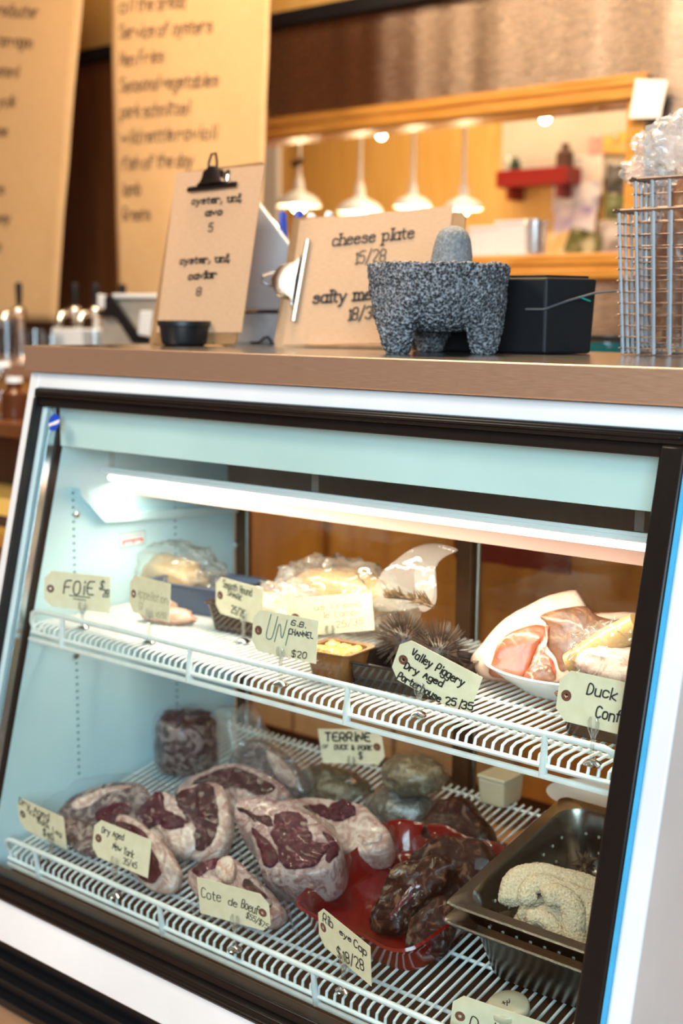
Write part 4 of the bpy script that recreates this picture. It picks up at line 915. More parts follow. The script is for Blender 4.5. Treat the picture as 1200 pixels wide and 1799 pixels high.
for pos, (yw, ln, rl), side, foot, F, label, W, lines in TAGS:
    H = TAGH; h = W/2-.001; P_ = Vector(pos)
    for _ in range(60):                                          # keep every corner of the card behind the pane
        M = pose(P_, yw, ln, rl)
        if min((M @ Vector((sx*h, 0, sz*H/2))).y-FY((M @ Vector((sx*h, 0, sz*H/2))).z, .018) for sx in (-1, 1) for sz in (-1, 1)) >= 0: break
        P_ = P_+(P_-CAM)*.002
    t = thing('price_tag', label, 'tag', M, 'manila price tags')
    c = .013; o = [(-h, -H/2), (h, -H/2), (h, H/2), (-h, H/2)]
    if side < 0: o = [(-h+c, -H/2), (h, -H/2), (h, H/2), (-h+c, H/2), (-h, H/2-c), (-h, -H/2+c)]
    else: o = [(-h, -H/2), (h-c, -H/2), (h, -H/2+c), (h, H/2-c), (h-c, H/2), (-h, H/2)]
    hc = (side*(h-.0115), 0)
    card = G().plate(o, M, .0005, [circ(.0024, 14, hc)]).build('card', MANILA, t, smooth_=False)
    G().plate(circ(.0066, 24, hc), M @ Matrix.Translation((0, -.0005, 0)), .0004, [circ(.0024, 14, hc)]).build('eyelet', EYELET, t, smooth_=False)
    for tx, a, b_, hp, lw, im, sl in lines: sub(card, lettering(G(), M, tx, a, b_, hp, lw, sl, False, .35), 'lettering', im)
    # the clip that holds the card
    if F is flat: gp = onFlat(*foot, .0025)
    elif F is deck: gp = onDeck(*foot, .0025)
    else: gp = meet(foot[0], foot[1], (0, .262, 0), (0, 1, 0))
    u = loc_on(M, (foot[0]+3, foot[1]-30)).x; u = max(-W*.35, min(W*.35, u)); hold = M @ Vector((u, 0, -H/2+.003))
    base = Vector((hold.x, hold.y-.004, 0))
    if F is flat: base.z = .6135
    elif F is deck:
        v = (base.y+.11)/math.cos(A12); base.z = deck(0, v, .0022).z
    else: base.z = hold.z-.034
    hh = max(.012, hold.z-base.z)
    ct = thing('tag_clip', label.replace('manila tag', 'clear clip holding the tag').replace('overexposed white tag', 'clear clip holding the tag').replace('steeply tilted clear', 'clear').replace('shaded clear', 'clear'), 'clip', Matrix.Translation(base) @ Matrix.Rotation(R(yw), 4, 'Z'), 'tag clips')
    MW[ct] = Matrix.Translation(base) @ Matrix.Rotation(R(yw), 4, 'Z'); Mc = MW[ct]
    G().lathe([(.001, 0), (.0105, 0), (.011, .0015), (.008, .004), (.004, .006), (.001, .0065)], (0, 0, 0), 20, None).build('foot', CHROME, ct, world=False)
    G().tube([(0, 0, .005), (0, 0, hh*.6), (0, .001, hh-.002)], [.0036, .0028, .0034], 10).build('stem', CLEARP, ct, world=False)
    for s in (-1, 1):
        G().tube([(0, -.0005, hh*.72), (s*.0045, -.0005, hh*.95), (s*.0052, -.0005, hh+.006), (s*.0036, -.0005, hh+.011)], [.0024, .0026, .0024, .0018], 8).build('jaw', CLEARP, ct, world=False)

# ================================================================== FOOD
FAT = meatmat('pale_fat', (.20, .05, .045), (.44, .27, .22), (.60, .45, .38), 40, .52, .35, .2)
FATD = meatmat('aged_fat', (.11, .028, .030), (.30, .155, .14), (.48, .34, .31), 46, .50, .35, .2)
LEAN = meatmat('dark_red_meat', (.026, .002, .006), (.075, .005, .014), (.26, .10, .11), 75, .64, .4, 0, spec=.2)
LEANB = meatmat('aged_dark_meat', (.014, .003, .004), (.055, .008, .011), (.22, .11, .10), 60, .60, .45, 0, spec=.2)
BONE = meatmat('bone', (.34, .12, .09), (.52, .31, .23), (.70, .56, .47), 60, .52, .45, .1)
CAPM = meatmat('dark_vacuum_meat', (.010, .003, .002), (.036, .009, .006), (.15, .065, .035), 38, .585, .35, 0, spec=.15)
GREYM = meatmat('greyish_aged_meat', (.024, .009, .010), (.085, .044, .042), (.28, .20, .18), 40, .53, .3, .3)
PORKFAT = meatmat('pork_fat', (.62, .36, .26), (.74, .48, .37), (.82, .60, .49), 12, .58, .35, .3)
LOIN = meatmat('pork_loin', (.26, .055, .02), (.40, .11, .045), (.52, .22, .11), 26, .70, .3, .4)
PORKDK = meatmat('aged_pork_flank', (.09, .03, .015), (.22, .09, .045), (.44, .22, .12), 24, .58, .35, .3)
PORKRED = meatmat('pork_red_edge', (.40, .04, .02), (.58, .11, .06), (.78, .42, .32), 60, .56, .3, .4)
def slab(label, name, M, edge, th, body, inner=(), bag=None, rnd=.01, amp=.002, group='cuts of meat on the lower shelf', cat='meat', seed=1, bagth=.012, bagscale=1.10, bagshift=(0, 0), wrapm=None, pn='cut', lift=28, base=None):
    """a cut of meat whose cut face lies in the plane of M; all outlines are survey pixels met with that plane"""
    nd = Vector((0, -math.sin(A12), math.cos(A12)))
    for _ in range(lift):                                          # lift the cut until it rests on the shelf wires
        E_ = outl(M, edge); low = min((M @ Vector((q.x, y, q.y))-deck(0, 0, .002)).dot(nd) for q in E_ for y in (0, th))
        if low >= -.003: break
        M = Matrix.Translation((CAM-M.translation).normalized()*.0013) @ M
    E_ = outl(M, edge); t = thing(name, label, cat, M.translation if base is None else base, group)
    if body is CAPM: amp = .005
    G().pillow(E_, M, 0, th, rnd, amp=amp, freq=38, seed=seed, dome=.003).build(pn, body, t)
    for nm, mm, pts, h in inner:
        G().pillow(outl(M, pts), M, -.0045-h, .004, .003, amp=.0034, freq=75, seed=seed+3, dome=.0015).build(nm, mm, t)
    if bag:
        B_ = outl(M, bag)
        G().pillow(B_, M, -.006, th+.006, bagth, amp=.0095, freq=34, seed=seed+11, dome=.004, sub=4).build('plastic_wrap', wrapm or WRAP, t)
    return t
def dk(px, py, yaw, lean, roll=0, h=.002):
    return pose(onDeck(px, py, h), yaw, lean, roll)
def tr(pts, ox, oy, s): return [(ox+x/s, oy+y/s) for x, y in pts]

# -- lower shelf, left to right --------------------------------------------------------------------
M = dk(150, 1492, 8, 58, 0, .012)
slab('vacuum bag of grey-pink meat lying behind the leftmost lower tag', 'bagged_meat', M, [(92, 1440), (120, 1398), (190, 1372), (250, 1376), (262, 1420), (225, 1470), (150, 1490), (112, 1470)], .032, GREYM,
     [('streak', LEAN, [(168, 1430), (205, 1412), (232, 1420), (220, 1440), (185, 1450)], 0), ('fat_band', FAT, [(128, 1412), (190, 1386), (235, 1384), (190, 1398), (140, 1424)], 0)],
     [(70, 1432), (105, 1388), (180, 1360), (262, 1362), (290, 1385), (262, 1430), (236, 1480), (150, 1498), (95, 1482)], seed=3, cat='bagged meat')
rs_ = thing('beef_roast', 'tall dark tied-up roast standing at the back left of the lower shelf', 'meat', deck(.155, .385, 0), 'cuts of meat on the lower shelf')
c = onDeck(328, 1352, .0); c.z += .0
g = G(); rs = []
for z, k in ((.002, .55), (.006, .9), (.02, 1.0), (.05, 1.03), (.078, 1.0), (.092, .93), (.099, .75), (.102, .4), (.103, .05)):
    q = []
    for j in range(44):
        a = 2*math.pi*j/44; p = Vector((math.cos(a)*.056*k, math.sin(a)*.056*k, z)); q.append(c+p+noise.noise_vector(p*38)*.006+noise.noise_vector(p*90)*.002)
    rs.append(q)
g.rings(rs).build('roast_body', GREYM, rs_)
g = G(); rs = []
for k in (.03, .35, .7, .86): rs.append([c+Vector((math.cos(2*math.pi*j/36)*.054*k*(1+.12*math.sin(j*1.1)), math.sin(2*math.pi*j/36)*.054*k, .1045-.004*k*k+.0025*noise.noise(Vector((j*.6, k*6, 2))))) for j in range(36)])
g.rings(rs).build('cut_face', LEANB, rs_)
g = G(); rs = []
for z, k in ((-.0, .9), (.03, 1.06), (.075, 1.07), (.102, .98), (.110, .6), (.111, .05)):
    rs.append([c+Vector((math.cos(2*math.pi*j/40)*.058*k, math.sin(2*math.pi*j/40)*.058*k, z))+noise.noise_vector(Vector((math.cos(2*math.pi*j/40)*2, math.sin(2*math.pi*j/40)*2, z*22+4)))*.008 for j in range(40)])
g.rings(rs).build('plastic_wrap', WRAP, rs_)
M = dk(470, 1405, 10, 12, 0, .01)
slab('slumped plastic bag of pinkish meat standing beside the tall roast', 'bagged_meat', M, [(400, 1330), (430, 1300), (470, 1310), (510, 1345), (530, 1380), (520, 1402), (450, 1398), (405, 1380)], .03, GREYM, [('fat_band', FAT, [(470, 1318), (505, 1345), (524, 1380), (505, 1380), (480, 1350)], 0)],
     [(385, 1350), (378, 1250), (396, 1240), (404, 1252), (420, 1238), (440, 1258), (470, 1305), (505, 1330), (532, 1362), (534, 1402), (460, 1405), (395, 1395)], seed=5, cat='bagged meat', wrapm=BAGM)
M = dk(400, 1440, 12, 48, 0, .006)
slab('dark steak with a pale rim at the back, under the slumped bag', 'steak', M, [(306, 1384), (345, 1356), (398, 1338), (450, 1348), (495, 1375), (505, 1400), (450, 1425), (380, 1430), (320, 1420)], .03, FATD,
     [('lean', LEANB, [(330, 1384), (370, 1358), (405, 1350), (450, 1362), (484, 1386), (450, 1398), (420, 1380), (380, 1395), (345, 1400)], 0)],
     [(298, 1382), (340, 1348), (398, 1330), (460, 1340), (505, 1368), (520, 1402), (450, 1434), (380, 1440), (310, 1426)], seed=7, lift=6)
M = dk(350, 1520, 10, 40, 0, .006)
slab('strip steak with a thick fat edge on its right, behind the New York steak', 'steak', M, [(306, 1392), (330, 1378), (372, 1372), (392, 1392), (402, 1430), (396, 1476), (378, 1508), (340, 1510), (308, 1470)], .03, FAT,
     [('lean', LEANB, [(310, 1398), (335, 1384), (368, 1378), (380, 1396), (386, 1432), (380, 1470), (362, 1494), (335, 1488), (314, 1450)], 0)],
     [(292, 1388), (325, 1368), (380, 1362), (404, 1386), (414, 1430), (408, 1485), (388, 1520), (330, 1522), (298, 1478)], seed=9, lift=6)
M = dk(300, 1520, 14, 44, 0, .01)
slab('dark red steak with a pale fat corner, under crumpled plastic', 'steak', M, [(232, 1432), (258, 1402), (286, 1388), (318, 1412), (350, 1448), (352, 1480), (330, 1502), (290, 1500), (250, 1478)], .026, FAT,
     [('lean', LEAN, [(236, 1432), (260, 1406), (284, 1392), (290, 1420), (308, 1432), (326, 1440), (322, 1456), (296, 1458), (280, 1450), (262, 1456), (246, 1448)], 0)],
     [(222, 1430), (250, 1394), (288, 1378), (328, 1404), (362, 1426), (364, 1470), (340, 1512), (285, 1512), (240, 1488)], seed=11)
M = dk(270, 1575, 12, 40, 0, .004)
slab('New York steak with a broad fat edge behind its tag', 'steak', M, [(200, 1440), (212, 1428), (240, 1440), (276, 1470), (304, 1508), (313, 1540), (300, 1562), (272, 1566), (240, 1545), (205, 1500)], .024, FAT,
     [('lean', LEAN, [(206, 1446), (230, 1446), (256, 1464), (266, 1490), (284, 1520), (278, 1548), (262, 1552), (240, 1536), (212, 1496)], 0)],
     [(192, 1436), (210, 1418), (246, 1432), (286, 1464), (316, 1505), (326, 1545), (306, 1575), (268, 1576), (230, 1552), (196, 1504)], seed=13)
M = dk(400, 1622, 14, 50, 0, .003)
slab('bone-in cut with a pale sawn bone behind the Cote de Boeuf tag', 'bone_in_cut', M, [(326, 1530), (350, 1512), (400, 1500), (428, 1520), (455, 1545), (480, 1570), (500, 1600), (470, 1622), (420, 1612), (370, 1590), (335, 1560)], .03, FATD,
     [('sawn_bone', BONE, [(384, 1516), (404, 1506), (416, 1524), (410, 1550), (392, 1552), (382, 1534)], .004), ('lean', LEAN, [(340, 1528), (366, 1514), (392, 1508), (380, 1524), (350, 1540)], 0), ('lean', LEANB, [(430, 1545), (455, 1560), (480, 1590), (460, 1600), (436, 1580)], 0)],
     [(312, 1540), (340, 1506), (402, 1490), (440, 1515), (470, 1545), (500, 1575), (512, 1610), (470, 1634), (415, 1624), (350, 1600), (316, 1575)], seed=15)
M = dk(600, 1540, 10, 58, 0, .035)
slab('second rib steak lying behind the big rib steak', 'rib_steak', M, tr([(560, 90), (640, 60), (760, 55), (900, 75), (1010, 95), (1090, 170), (1155, 250), (1130, 330), (1040, 350), (930, 350), (800, 330), (640, 250)], 300, 1380, 3), .05, FAT,
     [('eye', LEAN, tr([(830, 130), (880, 90), (930, 84), (975, 120), (970, 165), (920, 190), (865, 190), (835, 165)], 300, 1380, 3), .001), ('lean', LEAN, tr([(700, 112), (790, 105), (840, 132), (850, 180), (800, 175), (740, 140)], 300, 1380, 3), 0), ('bone', BONE, tr([(980, 260), (1060, 270), (1110, 255), (1100, 300), (1020, 310)], 300, 1380, 3), 0)],
     tr([(540, 80), (640, 45), (770, 40), (920, 62), (1030, 85), (1115, 165), (1175, 250), (1140, 350), (1040, 370), (920, 370), (780, 350), (620, 260)], 300, 1380, 3), seed=17)
M = dk(540, 1590, 14, 62, 0, .066)
slab('big vacuum-packed rib steak with a marbled dark eye, largest on the shelf', 'rib_steak', M, tr([(350, 62), (450, 52), (620, 78), (720, 138), (830, 218), (892, 300), (872, 400), (800, 452), (650, 470), (555, 455), (470, 424), (440, 335), (425, 275), (370, 205), (325, 140)], 300, 1380, 3), .072, FATD,
     [('eye', LEAN, tr([(550, 162), (620, 146), (712, 172), (716, 220), (742, 260), (756, 300), (730, 345), (790, 330), (835, 320), (812, 370), (762, 425), (650, 442), (590, 428), (562, 340), (530, 270), (545, 220)], 300, 1380, 3), .001),
      ('lean', LEANB, tr([(348, 112), (420, 148), (500, 168), (542, 192), (532, 232), (480, 206), (400, 160)], 300, 1380, 3), 0), ('lean', LEAN, tr([(424, 232), (490, 268), (545, 335), (572, 395), (525, 432), (482, 405), (466, 335)], 300, 1380, 3), 0),
      ('lean', LEAN, tr([(798, 250), (862, 290), (888, 335), (852, 402), (822, 392), (842, 325)], 300, 1380, 3), 0)],
     tr([(335, 48), (450, 36), (640, 60), (740, 120), (850, 200), (918, 290), (910, 410), (860, 540), (720, 690), (620, 700), (590, 590), (500, 500), (440, 440), (405, 330), (330, 230), (308, 140)], 300, 1380, 3), seed=19, bagth=.014)
# -- terrines -------------------------------------------------------------------------------------
TERR = meatmat('terrine_brown', (.05, .035, .018), (.14, .10, .055), (.27, .22, .14), 40, .56, .5, .2)
TERG = meatmat('terrine_grey', (.05, .038, .028), (.13, .105, .08), (.32, .29, .26), 40, .55, .4, .3)
for px, w_, h_, y_, mm, lb, se in (((584, 1384), 132, 76, .30, TERR, 'long brown wrapped terrine under the terrine tag', 2), ((704, 1424), 112, 84, .27, TERG, 'lower grey wrapped terrine right of the tag', 4), ((727, 1362), 98, 76, .27, TERR, 'upper grey-brown wrapped terrine resting on the lower one', 6)):
    c = onY(*px, y_); dep = (c-CAM).dot(fwd); t = thing('wrapped_terrine', lb, 'terrine', c, 'wrapped terrines')
    ra = (w_/2/FPX*dep/.85, .045, h_/2/FPX*dep*.93); rot = Matrix.Rotation(R(14), 3, 'Z')
    G().blob(c, ra, 36, 20, .16, 22, se, rot).build('terrine_body', mm, t)
    G().blob(c, tuple(v*1.04+.0015 for v in ra), 44, 26, .22, 40, se+1, rot).build('plastic_film', WRAP, t)
# -- red dish with vacuum packed caps ----------------------------------------------------------------
REDC = mat('red_ceramic_glaze', [(.3, (.15, .004, .004)), (.7, (.22, .007, .006))], .10, scale=6, coat=.6)
dish = thing('red_dish', 'glossy red ceramic dish with a wavy rim holding dark meat', 'dish', deck(.775, .19, 0))
DX0, DX1, DV0, DV1, DH = .652, .882, .062, .33, .052
def dish_ring(k, h, wave=0, n=72):
    q = []; cx, cv = (DX0+DX1)/2, (DV0+DV1)/2; a_, b_ = (DX1-DX0)/2*k, (DV1-DV0)/2*k
    for j in range(n):
        t = 2*math.pi*j/n; c_, s_ = math.cos(t), math.sin(t); f = (abs(c_)**6+abs(s_)**6)**(-1/6)
        q.append(deck(cx+a_*c_*f, cv+b_*s_*f, h+wave*math.sin(j*2*math.pi*8/n)))
    return q
g = G().rings([dish_ring(.86, .003), dish_ring(.90, .012, .0), dish_ring(.95, DH-.012, .002), dish_ring(1.0, DH-.002, .0035), dish_ring(1.025, DH+.002, .004), dish_ring(1.01, DH+.006, .004), dish_ring(.96, DH+.001, .004), dish_ring(.88, .016), dish_ring(.84, .010)])
g.build('dish_body', REDC, dish)
M = dk(800, 1478, 16, 36, 0, .02)
slab('farther dark vacuum-packed cap steak at the back of the red dish', 'vacuum_steak', M, tr([(310, 260), (380, 140), (480, 98), (575, 150), (650, 250), (640, 320), (520, 340), (400, 335)], 620, 1360, 2.727), .05, CAPM, (),
     tr([(290, 290), (340, 160), (440, 50), (500, 60), (600, 110), (690, 230), (770, 170), (800, 240), (720, 330), (600, 390), (420, 360)], 620, 1360, 2.727), seed=21, group='vacuum steaks in the red dish', wrapm=CAPWRAP)
M = dk(680, 1640, 16, 38, 0, .014)
slab('nearer dark vacuum-packed cap steak with a brown fat corner in the red dish', 'vacuum_steak', M, tr([(185, 440), (290, 405), (395, 385), (465, 420), (435, 520), (300, 635), (200, 755), (85, 730), (72, 680), (122, 560)], 620, 1360, 2.727), .04, CAPM,
     [('fat_corner', meatmat('brown_fat', (.05, .022, .012), (.12, .06, .035), (.22, .13, .085), 40, .6), tr([(190, 460), (250, 440), (300, 452), (270, 490), (180, 500)], 620, 1360, 2.727), 0), ('red_edge', meatmat('wet_red', (.06, .012, .014), (.11, .025, .03), (.4, .2, .2), 40, .66, .12, .8), tr([(345, 465), (358, 480), (335, 545), (270, 610), (205, 700), (180, 690), (240, 590), (320, 500)], 620, 1360, 2.727), .001)],
     tr([(150, 420), (260, 310), (400, 285), (540, 370), (600, 410), (480, 480), (420, 590), (300, 660), (200, 800), (60, 760), (50, 650), (110, 520)], 620, 1360, 2.727), seed=23, group='vacuum steaks in the red dish', wrapm=CAPWRAP)
M = dk(760, 1672, 16, 42, 0, .014)
slab('nearest dark vacuum-packed steak at the right front of the red dish', 'vacuum_steak', M, tr([(310, 640), (440, 565), (485, 640), (450, 770), (400, 845), (270, 840), (250, 750)], 620, 1360, 2.727), .04, CAPM, (),
     tr([(295, 640), (440, 540), (510, 640), (470, 790), (410, 870), (255, 860), (232, 745)], 620, 1360, 2.727), seed=25, group='vacuum steaks in the red dish', wrapm=CAPWRAP)
M = dk(800, 1585, 16, 34, 0, .02)
slab('dark vacuum-packed steak in the middle of the red dish between the others', 'vacuum_steak', M, [(716, 1508), (750, 1478), (800, 1466), (856, 1484), (866, 1530), (836, 1582), (786, 1600), (744, 1570)], .035, CAPM, (),
     [(700, 1505), (740, 1466), (800, 1450), (868, 1468), (884, 1530), (850, 1595), (786, 1612), (730, 1580)], seed=27, group='vacuum steaks in the red dish', wrapm=CAPWRAP)
# -- steel pans -------------------------------------------------------------------------------------
def hotel_pan(label, x0, x1, v0, v1, hb, ht, holes, name='steel_pan'):
    t = thing(name, label, 'pan', deck((x0+x1)/2, (v0+v1)/2, hb), 'stacked steel pans')
    def ring(i, h, rad, n=12):
        q = []
        for cx, cv, a0 in ((x1-i-rad, v1-i-rad, 0), (x0+i+rad, v1-i-rad, 90), (x0+i+rad, v0+i+rad, 180), (x1-i-rad, v0+i+rad, 270)):
            q += [deck(cx+rad*math.cos(R(a0+90*k/(n-1))), cv+rad*math.sin(R(a0+90*k/(n-1))), h) for k in range(n)]
        return q
    g = G().rings([ring(.0, ht-.004, .012), ring(-.001, ht-.001, .012), ring(.001, ht+.001, .012), ring(.016, ht-.0005, .035), ring(.019, ht-.006, .035), ring(.026, ht*.5+hb*.5, .035), ring(.032, hb+.01, .035), ring(.042, hb+.002, .035), ring(.06, hb+.0015, .03)], False)
    nn = len(g.v); g.f.append(tuple(range(nn-48, nn)))
    o = g.build('pan_shell', PANSTEEL, t)
    o.modifiers.new('wall', 'SOLIDIFY').thickness = .001
    if holes:
        g = G()
        for k in range(9):
            for h in (.35, .62):
                x = x0+.05+(x1-x0-.1)*k/8; hz_ = hb+(ht-hb)*h; ins = .019+.013*(1-h)
                g.blob(deck(x, v0+ins-.0012, hz_), (.0024, .0012, .0024), 8, 6); g.blob(deck(x, v1-ins-.0012, hz_), (.0024, .0016, .0024), 8, 6)
                v = v0+.05+(v1-v0-.1)*k/8; g.blob(deck(x0+ins+.0014, v, hz_), (.0016, .0024, .0024), 8, 6); g.blob(deck(x1-ins-.0014, v, hz_), (.0016, .0024, .0024), 8, 6)
        g.build('perforations', mat('hole_light_grey', (.55, .48, .38), .5), t)
    return t
PH = .125
pa, pb2 = onDeck(782, 1586, PH), onDeck(988, 1398, PH)
def dv(p): # deck coords of a point
    q = p-deck(0, 0, 0); return p.x, q.y*math.cos(A12)+q.z*math.sin(A12)
x0, v0 = dv(pa); x1_, v1 = dv(pb2); x0 = (x0+x1_)/2
PX0, PX1, PV0, PV1 = x0, x0+.265, v0, v1
hotel_pan('upper perforated steel pan holding a white towel', PX0, PX1, PV0, PV1, .035, PH, True)
hotel_pan('lower plain steel pan under the perforated one', PX0-.004, PX1, PV0-.006, PV1, .004, PH-.024, False)
TOW = newmat('terry_towel'); TM, nt, b = TOW
co = coords(nt); nz = N(nt, 'ShaderNodeTexNoise', Scale=330.0, Detail=4.0); nt.links.new(co, nz.inputs['Vector'])
nt.links.new(ramp(nt, nz.outputs[0], [(.3, (.56, .41, .26)), (.7, (.80, .64, .45))]), b.inputs['Base Color']); b.inputs['Roughness'].default_value = .95; bumpn(nt, b, nz.outputs[0], .9, .004)
Mt = pose(onDeck(960, 1640, .085), 25, 52, 0)
tw = thing('terry_towel', 'crumpled cream terry towel folded inside the perforated pan', 'towel', Mt.translation)
t4 = tex('terry', 'CLOUDS', .0028); t4.noise_depth = 1
def fold(pts, r0_, m_=TM, nm='towel_fold', flat_=.62):
    P = [Mt @ Vector((q.x, o_, q.y)) for q, o_ in [(loc_on(Mt, p[:2]), p[2]) for p in pts]]
    P = smooth(P, 2, False); L = len(P); nn = Mt.to_3x3() @ Vector((0, 1, 0)); rs = []
    for i, p in enumerate(P):
        t = (P[min(i+1, L-1)]-P[max(i-1, 0)]).normalized(); s_ = t.cross(nn).normalized(); e = min(1, .35+min(i, L-1-i)*.35)
        rr = r0_*(1+.12*noise.noise(p*60))*e
        rs.append([p+s_*(rr*math.cos(2*math.pi*k/20))+nn*(rr*flat_*math.sin(2*math.pi*k/20)) for k in range(20)])
    o = G().rings(rs).build(nm, m_, tw); sd = o.modifiers.new('s', 'SUBSURF'); sd.levels = 2; sd.render_levels = 2; disp(o, t4, .004)
fold([(898, 1590, .0), (900, 1562, -.004), (920, 1540, -.006), (960, 1540, -.004), (1010, 1552, .0), (1080, 1572, .0)], .017)
fold([(930, 1596, -.012), (926, 1572, -.016), (948, 1560, -.018), (985, 1574, -.016), (1030, 1588, -.014), (1090, 1600, -.01)], .013)
fold([(955, 1590, -.020), (972, 1584, -.024), (1000, 1596, -.024), (1012, 1620, -.02), (1006, 1652, -.014), (1020, 1680, -.01)], .015)
fold([(925, 1622, -.01), (950, 1618, -.014), (972, 1636, -.014), (985, 1662, -.012)], .011)
fold([(1020, 1600, -.012), (1050, 1630, -.01), (1060, 1670, -.006)], .02)
fold([(945, 1600, .004), (985, 1620, .004), (1030, 1640, .004)], .026)
_c = Mt @ Vector((loc_on(Mt, (985, 1605)).x, .012, loc_on(Mt, (985, 1605)).y)); o = G().blob(_c, (.062, .036, .022), 40, 22, .3, 26, 4, (Mt.to_3x3() @ Matrix.Rotation(R(-20), 3, 'Y') @ Matrix.Rotation(R(90), 3, 'X'))).build('towel_fold', TM, tw); sd = o.modifiers.new('s', 'SUBSURF'); sd.levels = 2; sd.render_levels = 2; disp(o, t4, .004)
DRY = mat('dry_brown_scraps', [(.35, (.05, .025, .012)), (.6, (.14, .075, .035)), (.75, (.42, .32, .2))], .7, scale=40, bump=.4)
scr = [(876, 1620), (888, 1610), (904, 1628), (918, 1616), (912, 1640), (930, 1650), (940, 1636), (895, 1642), (948, 1658)]
for k, (px, py) in enumerate(scr):
    c = onDeck(px, py, .075); rr = random.uniform(.010, .017)
    props(G().blob(c, (rr, rr*.6, rr*.35), 14, 9, .7, 40, k+30, Matrix.Rotation(k*1.3, 3, 'Z') @ Matrix.Rotation(.6, 3, 'X')).build('mushroom_scrap', DRY), 'curled brown scrap in the pan below the towel', 'scrap', 'brown scraps in the perforated pan')
sc2 = onDeck(1028, 1525, .09); wh = thing('dark_herb_clump', 'dark clump behind the towel in the perforated pan', 'herb', sc2)
g = G()
for k in range(22):
    a = random.uniform(0, 6.28); l = random.uniform(.01, .026); e = sc2+Vector((math.cos(a)*l, math.sin(a)*l*.6, random.uniform(-.01, .02))); g.tube([sc2, (sc2+e)/2+Vector((0, 0, .004)), e], [.003, .004, .001], 6)
g.build('leaves', DRY, wh)
# small round pot, plate behind the pans, beige tub at the back
cp = onDeck(893, 1770, .030); pt = thing('round_pot', 'small round cream pot with a black mark on its lid, beside the pans', 'pot', cp-Vector((0, 0, .028)))
CREAM = mat('cream_ceramic', (.62, .53, .37), .35, scale=10, coat=.3); nD = Matrix.Rotation(A12, 4, 'X')
G().lathe([(.002, -.028), (.022, -.028), (.0245, -.024), (.0255, -.004), (.002, -.004)], cp, 32, nD).build('pot_body', CREAM, pt)
lid = G().lathe([(.0255, -.004), (.027, -.002), (.0268, .004), (.0245, .0065), (.012, .0072), (.002, .0072)], cp, 36, nD).build('pot_lid', CREAM, pt)
Ml = Matrix.Translation(cp) @ Matrix.Rotation(R(28), 4, 'Z') @ Matrix.Rotation(A12-math.pi/2, 4, 'X') @ Matrix.Translation((0, -.0074, 0))
g = G()
for q in ([(-.008, -.002), (-.003, .000)], [(-.007, .002), (-.004, -.004)], [(-.002, .004), (-.001, -.006)], [(.001, .005), (.002, -.005)], [(-.002, .0), (.003, .001)], [(.005, .003), (.004, -.004)], [(.0, .007), (.001, .006)], [(.007, -.001), (.0075, -.002)]):
    a, b_ = Vector(q[0]), Vector(q[1]); n = Vector((-(b_-a).y, (b_-a).x)).normalized()*.0007; g.add([Ml @ Vector((p.x, 0, p.y)) for p in (a+n, a-n, b_-n, b_+n)], [(0, 1, 2, 3)])
sub(lid, g, 'lid_mark', INK)
pc_ = onDeck(1030, 1402, .12); wp = thing('white_plate', 'white plate edge behind the steel pans', 'plate', deck(1.05, .36, .0))
q = onY(1035, 1400, .36); G().lathe([(.002, -.006), (.03, -.006), (.062, .004), (.065, .006), (.060, .007), (.03, -.002), (.002, -.002)], q, 40).build('plate_body', WHITE, wp)
G().lathe([(.03, deck(0, .48, 0).z-q.z+.002), (.028, -.006)], q, 20).build('plate_foot', WHITE, wp)
a, b_ = onY(842, 1358, .37), onY(888, 1412, .37); tb_ = thing('beige_tub', 'beige plastic tub at the back of the lower shelf by the door post', 'tub', ((a.x+b_.x)/2, .39, b_.z))
w_ = (b_.x-a.x)/2; cx_ = (a.x+b_.x)/2; zb_ = deck(0, .49, .003).z
G().rings([[Vector((cx_+sx*w_*k, .395+sy*.03*k, z)) for sx, sy in ((-1, -1), (1, -1), (1, 1), (-1, 1))] for z, k in ((zb_, .9), (a.z-.006, 1.0))]).build('tub_body', mat('beige_tub_plastic', (.58, .48, .34), .5), tb_, bevel=.004, smooth_=False)
G().box((cx_, .395, a.z-.003), (w_*2.06, .062, .006)).build('tub_lid', CREAM, tb_, bevel=.002)

# -- upper shelf --------------------------------------------------------------------------------------
UZ = .6132
BLUEW = mat('blue_grey_enamel', (.07, .10, .17), .3, scale=8, coat=.3)
LIV = meatmat('pale_liver', (.42, .26, .12), (.54, .37, .20), (.66, .52, .34), 7, .6, .3, .4)
FISH = meatmat('pale_pink_fish', (.56, .28, .20), (.66, .38, .29), (.76, .54, .45), 20, .55, .25, .5)
def tray(label, name, cx, cy, w_, d_, h, yaw, m_, z=UZ, flare=.008, group=None, wall=.003):
    t = thing(name, label, 'tray', (cx, cy, z), group); Rz = Matrix.Rotation(R(yaw), 4, 'Z'); n = 10
    def ring(k, zz, rad=.014):
        q = []; a_, b_ = w_/2+k, d_/2+k
        for x, y, a0 in ((a_-rad, b_-rad, 0), (-a_+rad, b_-rad, 90), (-a_+rad, -b_+rad, 180), (a_-rad, -b_+rad, 270)):
            q += [Vector((cx, cy, z)) + (Rz @ Vector((x+rad*math.cos(R(a0+90*j/(n-1))), y+rad*math.sin(R(a0+90*j/(n-1))), zz))) for j in range(n)]
        return q
    G().rings([ring(-flare, 0), ring(-flare+.001, .002), ring(0, h-.004), ring(.005, h-.001), ring(.005, h+.001), ring(-wall, h), ring(-flare-wall, .006), ring(-flare-wall-.01, .004)]).build('tray_body', m_, t)
    return t
tray('blue-grey enamel tray holding the bagged liver on the left of the upper shelf', 'enamel_tray', .205, .225, .17, .12, .05, 6, BLUEW)
c = onY(302, 998, .245); fo = thing('bagged_liver', 'plastic bag of pale foie gras on the blue-grey tray', 'liver', c-Vector((0, 0, .03)))
